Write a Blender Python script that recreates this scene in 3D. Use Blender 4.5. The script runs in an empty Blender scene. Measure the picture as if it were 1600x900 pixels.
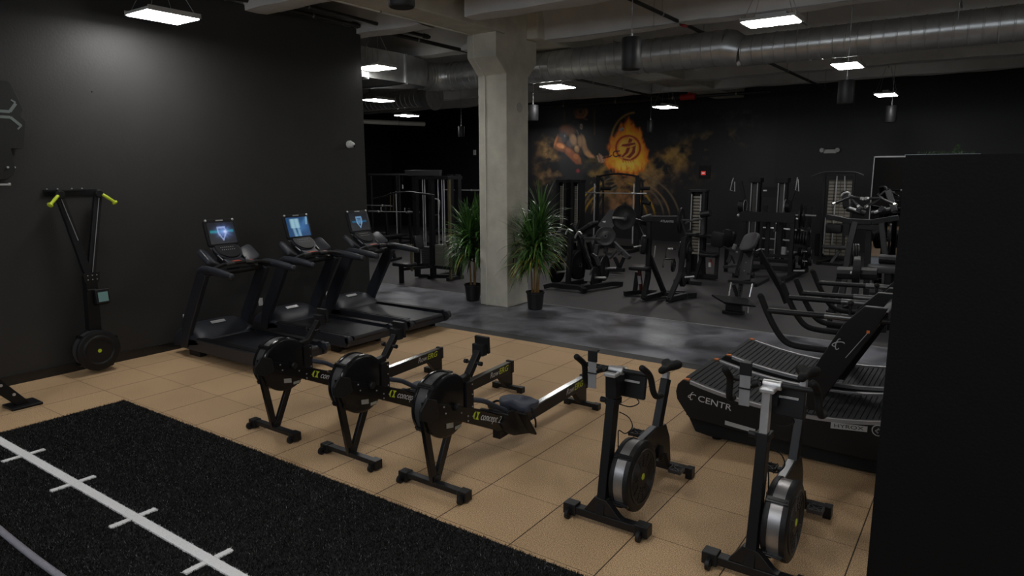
import bpy, bmesh, math, random
import numpy as np
from mathutils import Vector, Matrix
random.seed(7); rng = np.random.default_rng(7)
PI = math.pi
S = bpy.context.scene
COL = S.collection
# ---------------------------------------------------------------- camera, world, exposure
cam = bpy.data.cameras.new('camera'); camo = bpy.data.objects.new('camera', cam); COL.objects.link(camo)
_r = Vector((0.81806216, 0.57512126, -0.00313646)); _u = Vector((-0.0949133, 0.14038098, 0.98553774)); _f = Vector((-0.567244, 0.80593345, -0.16942703))
_m = Matrix((_r, _u, -_f)).transposed().to_4x4(); _m.translation = Vector((0, 0, 2.37)); camo.matrix_world = _m
cam.sensor_width = 36.0; cam.lens = 1061.308 / 1600 * 36.0; cam.clip_end = 100; cam.clip_start = .05
S.camera = camo
W = bpy.data.worlds.new('world'); S.world = W; W.use_nodes = True
W.node_tree.nodes['Background'].inputs[0].default_value = (.82, .90, 1.0, 1); W.node_tree.nodes['Background'].inputs[1].default_value = 3.0  # sky level set for the daylight through the added window strip
S.view_settings.view_transform = 'Standard'; S.view_settings.look = 'None'; S.view_settings.gamma = 1
S.view_settings.use_curve_mapping = False; S.view_settings.exposure = 0.16
LAMP_STRENGTH = 42.0
try:
    S.cycles.max_bounces = 7; S.cycles.diffuse_bounces = 4; S.cycles.use_denoising = True; S.cycles.sample_clamp_indirect = 4
except Exception: pass

# ---------------------------------------------------------------- materials
MATS = {}
def mat(name, col=(.5, .5, .5), rough=.5, metal=0.0, noise=0.0, nscale=20.0, bump=0.0, bscale=60.0, emis=None, es=0.0, spec=.5, coat=0.0):
    if name in MATS: return MATS[name]
    m = bpy.data.materials.new(name); m.use_nodes = True; MATS[name] = m
    nt = m.node_tree; N = nt.nodes; L = nt.links; b = N['Principled BSDF']
    b.inputs['Base Color'].default_value = (*col, 1); b.inputs['Roughness'].default_value = rough; b.inputs['Metallic'].default_value = metal
    b.inputs['Specular IOR Level'].default_value = spec; b.inputs['Coat Weight'].default_value = coat
    tc = N.new('ShaderNodeTexCoord')
    nz = N.new('ShaderNodeTexNoise'); nz.inputs['Scale'].default_value = nscale; nz.inputs['Detail'].default_value = 5
    L.new(tc.outputs['Object'], nz.inputs['Vector'])
    mx = N.new('ShaderNodeMix'); mx.data_type = 'RGBA'
    mx.inputs[6].default_value = (*[max(0, c * (1 - noise)) for c in col], 1); mx.inputs[7].default_value = (*[min(1, c * (1 + noise)) for c in col], 1)
    L.new(nz.outputs['Fac'], mx.inputs[0]); L.new(mx.outputs[2], b.inputs['Base Color'])
    if bump:
        n2 = N.new('ShaderNodeTexNoise'); n2.inputs['Scale'].default_value = bscale; n2.inputs['Detail'].default_value = 4
        L.new(tc.outputs['Object'], n2.inputs['Vector'])
        bp = N.new('ShaderNodeBump'); bp.inputs['Strength'].default_value = bump; bp.inputs['Distance'].default_value = .01
        L.new(n2.outputs['Fac'], bp.inputs['Height']); L.new(bp.outputs[0], b.inputs['Normal'])
    if emis: b.inputs['Emission Color'].default_value = (*emis, 1); b.inputs['Emission Strength'].default_value = es
    return m
BLK = mat('black_powder_coat', (.009, .009, .010), .40, 0, .2, 40, spec=.3)
BLKG = mat('black_gloss_metal', (.007, .007, .008), .22, 0, .2, 30, spec=.38)
FRM = mat('machine_frame_black', (.013, .013, .0145), .42, 0, .2, 30, spec=.3)
FRMG = mat('machine_frame_grey', (.05, .05, .053), .4, 0, .15, 30, spec=.35)
PLS = mat('black_plastic', (.010, .010, .011), .48, 0, .2, 60, spec=.3)
RUB = mat('black_rubber', (.009, .009, .0095), .7, 0, .2, 60, spec=.25)
VIN = mat('black_vinyl', (.013, .0125, .014), .45, 0, .15, 30, .1, 300, spec=.3)
VING = mat('grey_quilted_vinyl', (.05, .047, .053), .5, 0, .15, 60, .2, 90, spec=.35)
CHR = mat('chrome', (.78, .78, .78), .24, .75, .1, 40)
ALU = mat('brushed_aluminium', (.62, .62, .63), .34, .6, .12, 60)
SILV = mat('silver_paint', (.30, .30, .31), .38, .3, .08, 40)
MESHB = mat('grey_perforated_band', (.06, .06, .063), .45, .3, .25, 200)
MESHS = mat('steel_perforated_band', (.36, .35, .35), .36, .8, .18, 160)
BLUG = mat('blue_grey_foam', (.052, .060, .085), .6, 0, .08, 30)
BLUH = mat('blue_black_grip', (.022, .032, .055), .5, 0, .1, 30)
LIME = mat('lime_yellow', (.50, .62, .02), .5, 0, .05, 20)
WHT = mat('white_plastic', (.62, .62, .60), .45, 0, .04, 20)
LETG = mat('grey_lettering', (.42, .42, .43), .5)
LETW = mat('pale_lettering', (.55, .55, .56), .5)
ORG = mat('orange_plastic', (.62, .17, .03), .45, 0, .1, 20)
RED = mat('red_plastic', (.40, .02, .015), .45, 0, .1, 20)
LAMPM = mat('lamp_diffuser', (.9, .9, .9), .5, emis=(1.0, .985, .955), es=LAMP_STRENGTH)
HOUS = mat('lamp_housing', (.42, .42, .40), .5, 0, .05, 20)
CABLE = mat('steel_cable', (.35, .35, .35), .4, .7)
PERF = mat('pale_shroud_metal', (.27, .245, .20), .45, .2, .15, 30)
LCD = mat('lcd_grey_green', (.08, .13, .12), .3, 0, .05, 20, emis=(.1, .2, .19), es=.25)
POT = mat('black_nursery_pot', (.012, .012, .013), .4, 0, .1, 20)
SOIL = mat('brown_soil', (.06, .035, .018), .9, 0, .5, 60)
CANE = mat('yellow_brown_cane', (.22, .13, .04), .7, 0, .4, 30)
ROPE = mat('grey_rope', (.28, .27, .31), .8, 0, .15, 60)
MIRR = mat('mirror_glass', (.30, .30, .31), .02, 1.0)

# ---------------------------------------------------------------- mesh builder
def frame_from(d, up=(0, 0, 1)):
    z = Vector(d).normalized(); u = Vector(up)
    if abs(z.dot(u)) > .999: u = Vector((0, 1, 0))
    x = u.cross(z).normalized(); y = z.cross(x)
    return x, y, z
class MB:
    def __init__(s, o=(0, 0, 0)): s.v = []; s.f = []; s.m = []; s.o = Vector(o)
    def add(s, vs, fs, mi=0):
        n = len(s.v); s.v += [tuple(Vector(v) - s.o) for v in vs]; s.f += [tuple(i + n for i in f) for f in fs]; s.m += [mi] * len(fs); return s
    def box(s, x0, x1, y0, y1, z0, z1, mi=0):
        vs = [(x, y, z) for x in (x0, x1) for y in (y0, y1) for z in (z0, z1)]
        return s.add(vs, [(0, 1, 3, 2), (4, 6, 7, 5), (0, 4, 5, 1), (2, 3, 7, 6), (0, 2, 6, 4), (1, 5, 7, 3)], mi)
    def bar(s, p, q, w, h=None, up=(0, 0, 1), mi=0):
        h = h or w; p = Vector(p); q = Vector(q); x, y, z = frame_from(q - p, up)
        vs = [c + x * a * w / 2 + y * b * h / 2 for c in (p, q) for a, b in ((-1, -1), (1, -1), (1, 1), (-1, 1))]
        return s.add(vs, [(3, 2, 1, 0), (4, 5, 6, 7), (0, 1, 5, 4), (1, 2, 6, 5), (2, 3, 7, 6), (3, 0, 4, 7)], mi)
    def path(s, pts, w, h=None, up=(0, 0, 1), mi=0):
        for a, b in zip(pts[:-1], pts[1:]): s.bar(a, b, w, h, up, mi)
        return s
    def tube(s, pts, r, n=10, mi=0, sm=0):
        P = [Vector(p) for p in pts]
        if sm and len(P) > 2:
            Q = []
            for i in range(len(P) - 1):
                a = P[max(i - 1, 0)]; b = P[i]; c = P[i + 1]; d = P[min(i + 2, len(P) - 1)]
                for k in range(sm):
                    t = k / sm; Q.append(.5 * ((2 * b) + (c - a) * t + (2 * a - 5 * b + 4 * c - d) * t * t + (3 * b - a - 3 * c + d) * t ** 3))
            P = Q + [P[-1]]
        rs = r if isinstance(r, (list, tuple)) else [r] * len(P)
        if len(rs) != len(P): rs = [rs[min(int(i * len(rs) / len(P)), len(rs) - 1)] for i in range(len(P))]
        vs = []; x = None
        for i, p in enumerate(P):
            d = (P[min(i + 1, len(P) - 1)] - P[max(i - 1, 0)]).normalized()
            if x is None: x, y, _ = frame_from(d)
            x = (x - d * x.dot(d)).normalized(); y = d.cross(x)
            vs += [p + (x * math.cos(2 * PI * k / n) + y * math.sin(2 * PI * k / n)) * rs[i] for k in range(n)]
        fs = [(i * n + k, i * n + (k + 1) % n, (i + 1) * n + (k + 1) % n, (i + 1) * n + k) for i in range(len(P) - 1) for k in range(n)]
        fs += [tuple(range(n))[::-1], tuple((len(P) - 1) * n + k for k in range(n))]
        return s.add(vs, fs, mi)
    def cyl(s, p, q, r, n=16, mi=0): return s.tube([p, q], r, n, mi)
    def lathe(s, prof, c, axis='z', n=32, mi=0, close=False):
        A = Vector({'x': (1, 0, 0), 'y': (0, 1, 0), 'z': (0, 0, 1)}[axis]) if isinstance(axis, str) else Vector(axis).normalized()
        x, y, z = frame_from(A); c = Vector(c); vs = []
        for t, r in prof: vs += [c + z * t + (x * math.cos(2 * PI * k / n) + y * math.sin(2 * PI * k / n)) * r for k in range(n)]
        m = len(prof); fs = [(i * n + k, i * n + (k + 1) % n, (i + 1) * n + (k + 1) % n, (i + 1) * n + k) for i in range(m - 1) for k in range(n)]
        if close: fs += [((m - 1) * n + k, (m - 1) * n + (k + 1) % n, (k + 1) % n, k) for k in range(n)]
        else:
            fs += [tuple(range(n))[::-1], tuple((m - 1) * n + k for k in range(n))]
        return s.add(vs, fs, mi)
    def prism(s, out, a, b, axis='x', mi=0):
        def P(u, v, t): return {'x': (t, u, v), 'y': (u, t, v), 'z': (u, v, t)}[axis]
        n = len(out); vs = [P(u, v, a) for u, v in out] + [P(u, v, b) for u, v in out]
        return s.add(vs, [tuple(range(n))[::-1], tuple(range(n, 2 * n))] + [(i, (i + 1) % n, n + (i + 1) % n, n + i) for i in range(n)], mi)
    def pad(s, c, x, y, z, lx, ly, t, r=.3, n=5, mi=0):
        """rounded cushion: centre c, in-plane axes x,y (vectors), normal z"""
        c = Vector(c); x = Vector(x).normalized(); z = Vector(z).normalized(); y = z.cross(x)
        r = min(lx, ly) * r; out = []
        for k, (sx, sy) in enumerate(((1, 1), (-1, 1), (-1, -1), (1, -1))):
            for j in range(n + 1):
                a = k * PI / 2 + j * PI / 2 / n
                out.append((sx * (lx / 2 - r) + r * math.cos(a), sy * (ly / 2 - r) + r * math.sin(a)))
        m = len(out); vs = []; e = min(t * .35, .02)
        for tt, ins in ((-t / 2, e * .5), (-t / 2 + e * .5, 0), (t / 2 - e, 0), (t / 2 - e * .3, e * .35), (t / 2, e)):
            for u, v in out:
                l = max(1e-6, math.hypot(u, v)); k = (l - ins) / l
                vs.append(c + x * u * k + y * v * k + z * tt)
        fs = [(i * m + k, i * m + (k + 1) % m, (i + 1) * m + (k + 1) % m, (i + 1) * m + k) for i in range(4) for k in range(m)]
        fs += [tuple(range(m))[::-1], tuple(4 * m + k for k in range(m))]
        return s.add(vs, fs, mi)
    def ball(s, c, r, n=12, mi=0, sc=(1, 1, 1)):
        prof = [(-math.cos(PI * i / 8) * r, max(1e-4, math.sin(PI * i / 8) * r)) for i in range(9)]
        k = len(s.v); s.lathe(prof, (0, 0, 0), 'z', n, mi)
        for i in range(k, len(s.v)):
            v = Vector(s.v[i]) + s.o; s.v[i] = tuple(Vector((v.x * sc[0], v.y * sc[1], v.z * sc[2])) + Vector(c) - s.o)
        return s
    def build(s, name, mats, parent=None, bev=0.0, ang=35, kind=None):
        me = bpy.data.meshes.new(name); me.from_pydata(s.v, [], s.f)
        if not isinstance(mats, (list, tuple)): mats = [mats]
        for m in mats: me.materials.append(m)
        if len(mats) > 1: me.polygons.foreach_set('material_index', s.m)
        bm = bmesh.new(); bm.from_mesh(me); bmesh.ops.recalc_face_normals(bm, faces=bm.faces); bm.to_mesh(me); bm.free()
        me.polygons.foreach_set('use_smooth', [True] * len(me.polygons)); me.set_sharp_from_angle(angle=math.radians(ang)); me.update()
        o = bpy.data.objects.new(name, me); COL.objects.link(o)
        if parent: o.parent = parent
        if bev:
            b = o.modifiers.new('bevel', 'BEVEL'); b.width = bev; b.segments = 2; b.limit_method = 'ANGLE'; b.angle_limit = math.radians(40); b.harden_normals = True
        if kind: o['kind'] = kind
        return o
def tag(o, label, cat, group=None):
    o['label'] = label; o['category'] = cat
    if group: o['group'] = group
    return o
def thing(name, label, cat, loc=(0, 0, 0), rz=0.0, group=None):
    o = bpy.data.objects.new(name, None); COL.objects.link(o); o.location = loc; o.rotation_euler = (0, 0, rz); o.empty_display_size = .1
    return tag(o, label, cat, group)
def struct(name, mb, m, bev=0):
    o = mb.build(name, m, None, bev); o['kind'] = 'structure'; return o
def dup(root, loc, rz=None, label=None):
    def cp(o, par):
        c = o.copy(); COL.objects.link(c); c.parent = par
        for ch in o.children: cp(ch, c)
        return c
    r = cp(root, None); r.location = loc
    if rz is not None: r.rotation_euler = (0, 0, rz)
    if label: r['label'] = label
    return r
def text(name, s, size, m, parent, loc, face='x', shear=0.0, sx=1.0, ext=.0008, bold=0.0, tilt=0.0, fit=None):
    """lettering as a mesh; face 'x': reads along +y, faces +x;  face '-y': reads along +x, faces -y"""
    cu = bpy.data.curves.new(name, 'FONT'); cu.body = s; cu.size = size; cu.extrude = ext; cu.shear = shear; cu.offset = bold; cu.resolution_u = 3
    t = bpy.data.objects.new(name, cu); COL.objects.link(t)
    dg = bpy.context.evaluated_depsgraph_get(); me = bpy.data.meshes.new_from_object(t.evaluated_get(dg))
    bpy.data.objects.remove(t); me.name = name
    if fit:
        xs = [v.co.x for v in me.vertices]; sx = fit / (max(xs) - min(xs))
    R = Matrix.Rotation(PI / 2, 4, 'X')
    T = Matrix.Rotation(tilt, 4, 'Z')
    M = (Matrix.Rotation(PI / 2, 4, 'Z') @ R @ T) if face == 'x' else (R @ T)
    me.transform(Matrix.Translation(Vector(loc)) @ M @ Matrix.Scale(sx, 4, (1, 0, 0)))
    me.materials.clear(); me.materials.append(m)
    o = bpy.data.objects.new(name, me); COL.objects.link(o); o.parent = parent; return o
# ---------------------------------------------------------------- setting: floor, walls, ceiling
def node_mat(name):
    m = bpy.data.materials.new(name); m.use_nodes = True; return m, m.node_tree.nodes, m.node_tree.links, m.node_tree.nodes['Principled BSDF']
# tan rubber tiles 0.61 m
m, N, L, b = node_mat('tan_rubber_tile'); TILE = m
geo = N.new('ShaderNodeNewGeometry'); sp = N.new('ShaderNodeSeparateXYZ'); L.new(geo.outputs['Position'], sp.inputs[0])
def mth(N, L, op, a, bb=None, c=None):
    n = N.new('ShaderNodeMath'); n.operation = op
    for i, x in enumerate((a, bb, c)):
        if x is None: continue
        if isinstance(x, (int, float)): n.inputs[i].default_value = x
        else: L.new(x, n.inputs[i])
    return n.outputs[0]
ds = []
idx = []
for ax, off in (('X', 2.948), ('Y', -3.905)):
    t = mth(N, L, 'DIVIDE', mth(N, L, 'ADD', sp.outputs[ax], off + 61), .61)
    fr = mth(N, L, 'FRACT', t); idx.append(mth(N, L, 'FLOOR', t))
    ds.append(mth(N, L, 'MULTIPLY', mth(N, L, 'MINIMUM', fr, mth(N, L, 'SUBTRACT', 1.0, fr)), .61))
seam = mth(N, L, 'LESS_THAN', mth(N, L, 'MINIMUM', mth(N, L, 'MULTIPLY', ds[0], .8), mth(N, L, 'MULTIPLY', ds[1], 1.5)), .0032)
cb = N.new('ShaderNodeCombineXYZ'); L.new(idx[0], cb.inputs[0]); L.new(idx[1], cb.inputs[1])
wn = N.new('ShaderNodeTexWhiteNoise'); L.new(cb.outputs[0], wn.inputs['Vector'])
n1 = N.new('ShaderNodeTexNoise'); n1.inputs['Scale'].default_value = 150; n1.inputs['Detail'].default_value = 3; L.new(geo.outputs['Position'], n1.inputs['Vector'])
n2 = N.new('ShaderNodeTexNoise'); n2.inputs['Scale'].default_value = 1.7; n2.inputs['Detail'].default_value = 5; L.new(geo.outputs['Position'], n2.inputs['Vector'])
cr = N.new('ShaderNodeValToRGB'); e = cr.color_ramp.elements; e[0].position = .36; e[0].color = (.28, .17, .085, 1); e[1].position = .62; e[1].color = (.80, .55, .32, 1)
L.new(n1.outputs['Fac'], cr.inputs[0])
v = mth(N, L, 'ADD', mth(N, L, 'MULTIPLY', wn.outputs['Value'], .12), mth(N, L, 'ADD', mth(N, L, 'MULTIPLY', n2.outputs['Fac'], .3), .76))
mv = N.new('ShaderNodeMix'); mv.data_type = 'RGBA'; mv.blend_type = 'MULTIPLY'; mv.inputs[0].default_value = 1; L.new(cr.outputs[0], mv.inputs[6])
cc = N.new('ShaderNodeCombineColor'); [L.new(v, cc.inputs[i]) for i in range(3)]; L.new(cc.outputs[0], mv.inputs[7])
ms = N.new('ShaderNodeMix'); ms.data_type = 'RGBA'; L.new(seam, ms.inputs[0]); L.new(mv.outputs[2], ms.inputs[6]); ms.inputs[7].default_value = (.05, .03, .015, 1)
L.new(ms.outputs[2], b.inputs['Base Color']); b.inputs['Roughness'].default_value = .72; b.inputs['Specular IOR Level'].default_value = .3
bp = N.new('ShaderNodeBump'); bp.inputs['Strength'].default_value = .25; bp.inputs['Distance'].default_value = .004; L.new(n1.outputs['Fac'], bp.inputs['Height']); L.new(bp.outputs[0], b.inputs['Normal'])
# sealed concrete aisle
m, N, L, b = node_mat('sealed_grey_concrete'); CONC = m
geo = N.new('ShaderNodeNewGeometry')
n1 = N.new('ShaderNodeTexNoise'); n1.inputs['Scale'].default_value = 1.6; n1.inputs['Detail'].default_value = 8; n1.inputs['Roughness'].default_value = .62; n1.inputs['Distortion'].default_value = .7; L.new(geo.outputs['Position'], n1.inputs['Vector'])
cr = N.new('ShaderNodeValToRGB'); e = cr.color_ramp.elements; e[0].position = .36; e[0].color = (.04, .041, .047, 1); e[1].position = .66; e[1].color = (.24, .245, .28, 1)
L.new(n1.outputs['Fac'], cr.inputs[0]); L.new(cr.outputs[0], b.inputs['Base Color'])
rr = N.new('ShaderNodeMapRange'); rr.inputs['To Min'].default_value = .24; rr.inputs['To Max'].default_value = .42; L.new(n1.outputs['Fac'], rr.inputs['Value']); L.new(rr.outputs[0], b.inputs['Roughness'])
bp = N.new('ShaderNodeBump'); bp.inputs['Strength'].default_value = .12; bp.inputs['Distance'].default_value = .02; L.new(n1.outputs['Fac'], bp.inputs['Height']); L.new(bp.outputs[0], b.inputs['Normal'])
# black rubber roll floor
m, N, L, b = node_mat('black_rubber_floor'); RFL = m
geo = N.new('ShaderNodeNewGeometry')
n1 = N.new('ShaderNodeTexNoise'); n1.inputs['Scale'].default_value = 180; n1.inputs['Detail'].default_value = 3; L.new(geo.outputs['Position'], n1.inputs['Vector'])
n3 = N.new('ShaderNodeTexNoise'); n3.inputs['Scale'].default_value = .9; n3.inputs['Detail'].default_value = 6; L.new(geo.outputs['Position'], n3.inputs['Vector'])
mx = N.new('ShaderNodeMix'); mx.data_type = 'RGBA'; mx.inputs[6].default_value = (.030, .028, .029, 1); mx.inputs[7].default_value = (.066, .062, .064, 1)
L.new(mth(N, L, 'ADD', mth(N, L, 'MULTIPLY', n1.outputs['Fac'], .5), mth(N, L, 'MULTIPLY', n3.outputs['Fac'], .6)), mx.inputs[0]); L.new(mx.outputs[2], b.inputs['Base Color']); b.inputs['Roughness'].default_value = .58
bp = N.new('ShaderNodeBump'); bp.inputs['Strength'].default_value = .3; bp.inputs['Distance'].default_value = .004; L.new(n1.outputs['Fac'], bp.inputs['Height']); L.new(bp.outputs[0], b.inputs['Normal'])
WALL = mat('black_satin_wall_paint', (.034, .0335, .033), .52, 0, .12, 3, .15, 45, spec=.3)
WALLB = mat('black_back_wall_paint', (.011, .0108, .0118), .5, 0, .15, 3, .2, 40)
EDGE = mat('dark_rubber_edge', (.03, .03, .032), .6, 0, .2, 40)
CONCR = mat('cast_concrete', (.60, .575, .485), .75, 0, .30, 3.5, .45, 22)
INSUL = mat('grey_insulation_facing', (.62, .61, .59), .75, 0, .16, 3, .9, 5)
DECK = mat('brown_roof_deck', (.36, .30, .23), .85, 0, .25, 4, .3, 9)
TRIM = mat('pale_metal_strip', (.34, .34, .34), .4, .5)
x0, x1, yb, yf = -22.0, 4.0, -4.0, 22.0
struct('floor', MB().box(-8.9, x1, yb, 7.76, -.1, 0), TILE)
struct('floor', MB().box(x0, x1, 7.98, 10.2, -.1, -.002), CONC)
struct('floor', MB().box(x0, x1, 10.2, yf, -.1, 0), RFL)
struct('trim_1', MB().box(x0, x1, 7.76, 7.98, -.1, .002), EDGE)
struct('trim_2', MB().box(x0, x1, 10.185, 10.212, -.05, .004), TRIM)
struct('wall_left', MB().box(-9.1, -8.9, yb, 8.27, 0, 4.7), WALL)
struct('baseboard_left', MB().box(-8.9, -8.885, yb, 8.27, 0, .10).box(-8.9, -8.878, yb, 8.27, .10, .107), mat('baseboard_black', (.014, .014, .014), .3))
struct('wall_back', MB().box(x0, x1, yf, yf + .2, 0, 5.6), WALLB)
struct('wall_far_left', MB().box(x0 - .2, x0, yb, yf, 0, 5.6), WALLB)
struct('floor', MB().box(x0, -9.1, yb, 7.98, -.1, 0), RFL)
LWALL = mat('pale_bounce_wall_paint', (.45, .45, .43), .6)  # unseen side wall, made pale to bounce light onto ceiling and column
struct('wall_right', MB().box(x1, x1 + .2, yb, yf, 0, 5.6), LWALL)
wf = MB().box(x0, x1, yb - .2, yb, 0, 3.05).box(x0, x1, yb - .2, yb, 4.5, 5.6).box(x0, -8.4, yb - .2, yb, 3.05, 4.5).box(3.4, x1, yb - .2, yb, 3.05, 4.5)  # opening cut into the unseen wall to let sky light reach the ceiling
struct('wall_front', wf, WALL)
wm = MB().box(-8.4, 3.4, yb - .14, yb - .06, 3.05, 3.11).box(-8.4, 3.4, yb - .14, yb - .06, 4.44, 4.5)
for k in range(9): wm.box(-8.4 + 11.72 * k / 8, -8.32 + 11.72 * k / 8, yb - .14, yb - .06, 3.11, 4.44)
struct('added_window', wm, mat('added_window_frame_black', (.02, .02, .02), .5))  # added window strip behind the camera, brings daylight to ceiling and column
struct('ceiling', MB().box(x0, x1, yb, yf, 5.5, 5.6), DECK)
# partition beside the bikes, and the partition further back that carries the mirror
struct('wall_partition', MB().box(-.385, 2.2, 4.02, 4.17, 0, 2.445), mat('black_partition_paint', (.0045, .0045, .005), .7, 0, .15, 8, .2, 60, spec=.15))
struct('wall_mirror_partition', MB().box(-1.9, 2.5, 14.5, 14.62, 0, 2.63), WALLB)
# roof joists wrapped in grey insulation, running along x, with an uneven sagging facing
def joist(yc, z0=4.6, w=.36, xa=-6.6, xb=x1):
    mb = MB(); nx = 60; sec = 9; vs = []
    for i in range(nx + 1):
        x = xa + (xb - xa) * i / nx
        for k in range(sec):
            t = k / (sec - 1)
            if k < 3: y = yc - w / 2 - (2 - k) * .10; z = [5.5, 5.2, 4.85][k]
            elif k > 5: y = yc + w / 2 + (k - 6) * .10; z = [4.85, 5.2, 5.5][k - 6]
            else: y = yc - w / 2 + (k - 3) * w / 2; z = z0 + (0.0 if k != 4 else -.012)
            wv = .028 * math.sin(x * 2.1 + yc) + .02 * math.sin(x * 5.3 + k + yc * 3)
            vs.append((x, y + (wv if k in (1, 2, 6, 7) else .006 * math.sin(x * 3)), z + (wv * .35 if 3 <= k <= 5 else 0)))
    fs = [(i * sec + k, i * sec + k + 1, (i + 1) * sec + k + 1, (i + 1) * sec + k) for i in range(nx) for k in range(sec - 1)]
    mb.add(vs, fs); return mb
for yc in (-2.2, 0, 2.1, 4.2, 6.3, 8.37, 10.56, 12.75, 14.95, 17.1, 19.3):
    struct('beam', joist(yc), INSUL)
    struct('beam', joist(yc, 4.62, .36, x0, -7.5), INSUL)
# concrete girders and the column with its corbels
struct('beam', MB().box(-7.43, -6.8, yb, 9.50, 4.6, 5.5), CONCR, .02)
struct('beam', MB().box(-7.5, -6.6, 10.16, 21.9, 4.6, 5.5), CONCR, .02)
cm = MB().prism([(9.55, 0), (10.2, 0), (10.2, 3.97), (10.46, 4.22), (10.46, 4.6), (10.16, 4.6), (10.16, 5.5), (9.50, 5.5), (9.5, 4.6), (9.26, 4.6), (9.26, 4.22), (9.55, 3.97)], -7.42, -6.82)
struct('column', cm, CONCR, .012)
col_c = MB().tube([(-7.27, 9.542, 0), (-7.27, 9.542, 3.96), (-7.27, 9.252, 4.22), (-7.27, 9.25, 4.6)], .009, 8)
struct('trim_3', col_c, mat('pale_conduit', (.75, .74, .66), .5))
tag(MB().lathe([(0, .085), (.006, .085), (.01, .08)], (-6.82, 9.93, 3.45), 'x', 24).build('cover_plate', mat('cover_plate_paint', (.42, .41, .35), .5)), 'round painted cover plate on the right face of the concrete column', 'cover plate')
# ---------------------------------------------------------------- artificial turf with white marks
TURFX0, TURFX1, TURFY1 = -7.29, 1.0, 3.25
turf = MB().box(TURFX0, TURFX1, -2.0, TURFY1, 0, .006).build('turf_strip', mat('turf_backing', (.006, .006, .006), .9))
tag(turf, 'black artificial turf strip with white marked line on the tan tiles', 'artificial turf')
def pile(name, n, inside, m, parent, h=(.014, .024), bw=.0022):
    P = inside(n); n = len(P)
    a = rng.uniform(0, 2 * PI, n); hh = rng.uniform(h[0], h[1], n); ln = rng.normal(0, .007, (n, 2)); w = bw * rng.uniform(.7, 1.3, n)
    dx = np.cos(a) * w; dy = np.sin(a) * w; V = np.zeros((n, 3, 3))
    V[:, 0] = np.c_[P[:, 0] - dx, P[:, 1] - dy, np.full(n, .005)]; V[:, 1] = np.c_[P[:, 0] + dx, P[:, 1] + dy, np.full(n, .005)]
    V[:, 2] = np.c_[P[:, 0] + ln[:, 0], P[:, 1] + ln[:, 1], hh]
    me = bpy.data.meshes.new(name); me.vertices.add(3 * n); me.vertices.foreach_set('co', V.reshape(-1))
    me.loops.add(3 * n); me.loops.foreach_set('vertex_index', np.arange(3 * n)); me.polygons.add(n)
    me.polygons.foreach_set('loop_start', np.arange(0, 3 * n, 3)); me.polygons.foreach_set('loop_total', np.full(n, 3)); me.update(calc_edges=True); me.validate()
    me.materials.append(m); o = bpy.data.objects.new(name, me); COL.objects.link(o); o.parent = parent; o['kind'] = 'stuff'; return o
LY, LW = 2.07, .036
TX = [-7.43 + .923 * k for k in range(9)]; TX = [x for x in TX if x > TURFX0]
def onmark(p):
    l = np.abs(p[:, 1] - LY) < LW + rng.normal(0, .003, len(p))
    for tx in TX: l |= (np.abs(p[:, 0] - tx) < .024 + rng.normal(0, .002, len(p))) & (np.abs(p[:, 1] - (LY - .01)) < .155)
    return l
def black_in(n):
    p = np.c_[rng.uniform(TURFX0 - .006, -.4, n), TURFY1 + .006 - 2.4 * rng.uniform(0, 1, n)]
    return p[~onmark(p)]
m, N, L, b = node_mat('black_turf_pile'); TPILE = m
g = N.new('ShaderNodeNewGeometry'); cr = N.new('ShaderNodeValToRGB'); cr.color_ramp.interpolation = 'LINEAR'
e = cr.color_ramp.elements; e[0].position = .0; e[0].color = (.003, .003, .003, 1); e[1].position = .92; e[1].color = (.006, .006, .0065, 1); k = e.new(1.0); k.color = (.30, .295, .31, 1)
L.new(g.outputs['Random Per Island'], cr.inputs[0]); L.new(cr.outputs[0], b.inputs['Base Color']); b.inputs['Roughness'].default_value = .7; b.inputs['Specular IOR Level'].default_value = .2
pile('pile', 330000, black_in, TPILE, turf)
WPILE = mat('white_turf_pile', (.92, .91, .92), .7, 0, .1, 90)
def seg(xa, xb, ya, yb_):
    def f(n): return np.c_[rng.uniform(xa, xb, n), rng.uniform(ya, yb_, n)]
    return f
o = MB().box(TURFX0, TURFX1, LY - LW + .003, LY + LW - .003, .006, .0165).build('lane_line', WPILE, turf); o['label'] = 'long white line'
pile('line_pile', 26000, seg(TURFX0, -.6, LY - LW, LY + LW), WPILE, o, (.015, .022), .003)
for tx in TX:
    for ya, yb_ in ((LY - .165, LY - LW), (LY + LW, LY + .145)):
        o = MB().box(tx - .021, tx + .021, ya, yb_, .006, .0165).build('distance_mark', WPILE, turf)
        if tx < -2.5: pile('mark_pile', 500, seg(tx - .024, tx + .024, ya, yb_), WPILE, o, (.015, .022), .003)
# battle rope lying on the turf
rp = []; Rn = 700; y0r = 1.46
for i in range(Rn + 1):
    x = -6.4 + 3.6 * i / Rn; rp.append((x, y0r + .018 * math.sin(x * 1.7), .042))
rr_ = [.0145 + .0075 * abs(math.sin(PI * (-6.4 + 3.6 * i / Rn) / .022)) for i in range(Rn + 1)]
tag(MB().tube(rp, rr_, 10).build('battle_rope', ROPE, None, ang=80), 'grey ribbed battle rope lying across the black turf, lower left corner', 'rope')
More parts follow.
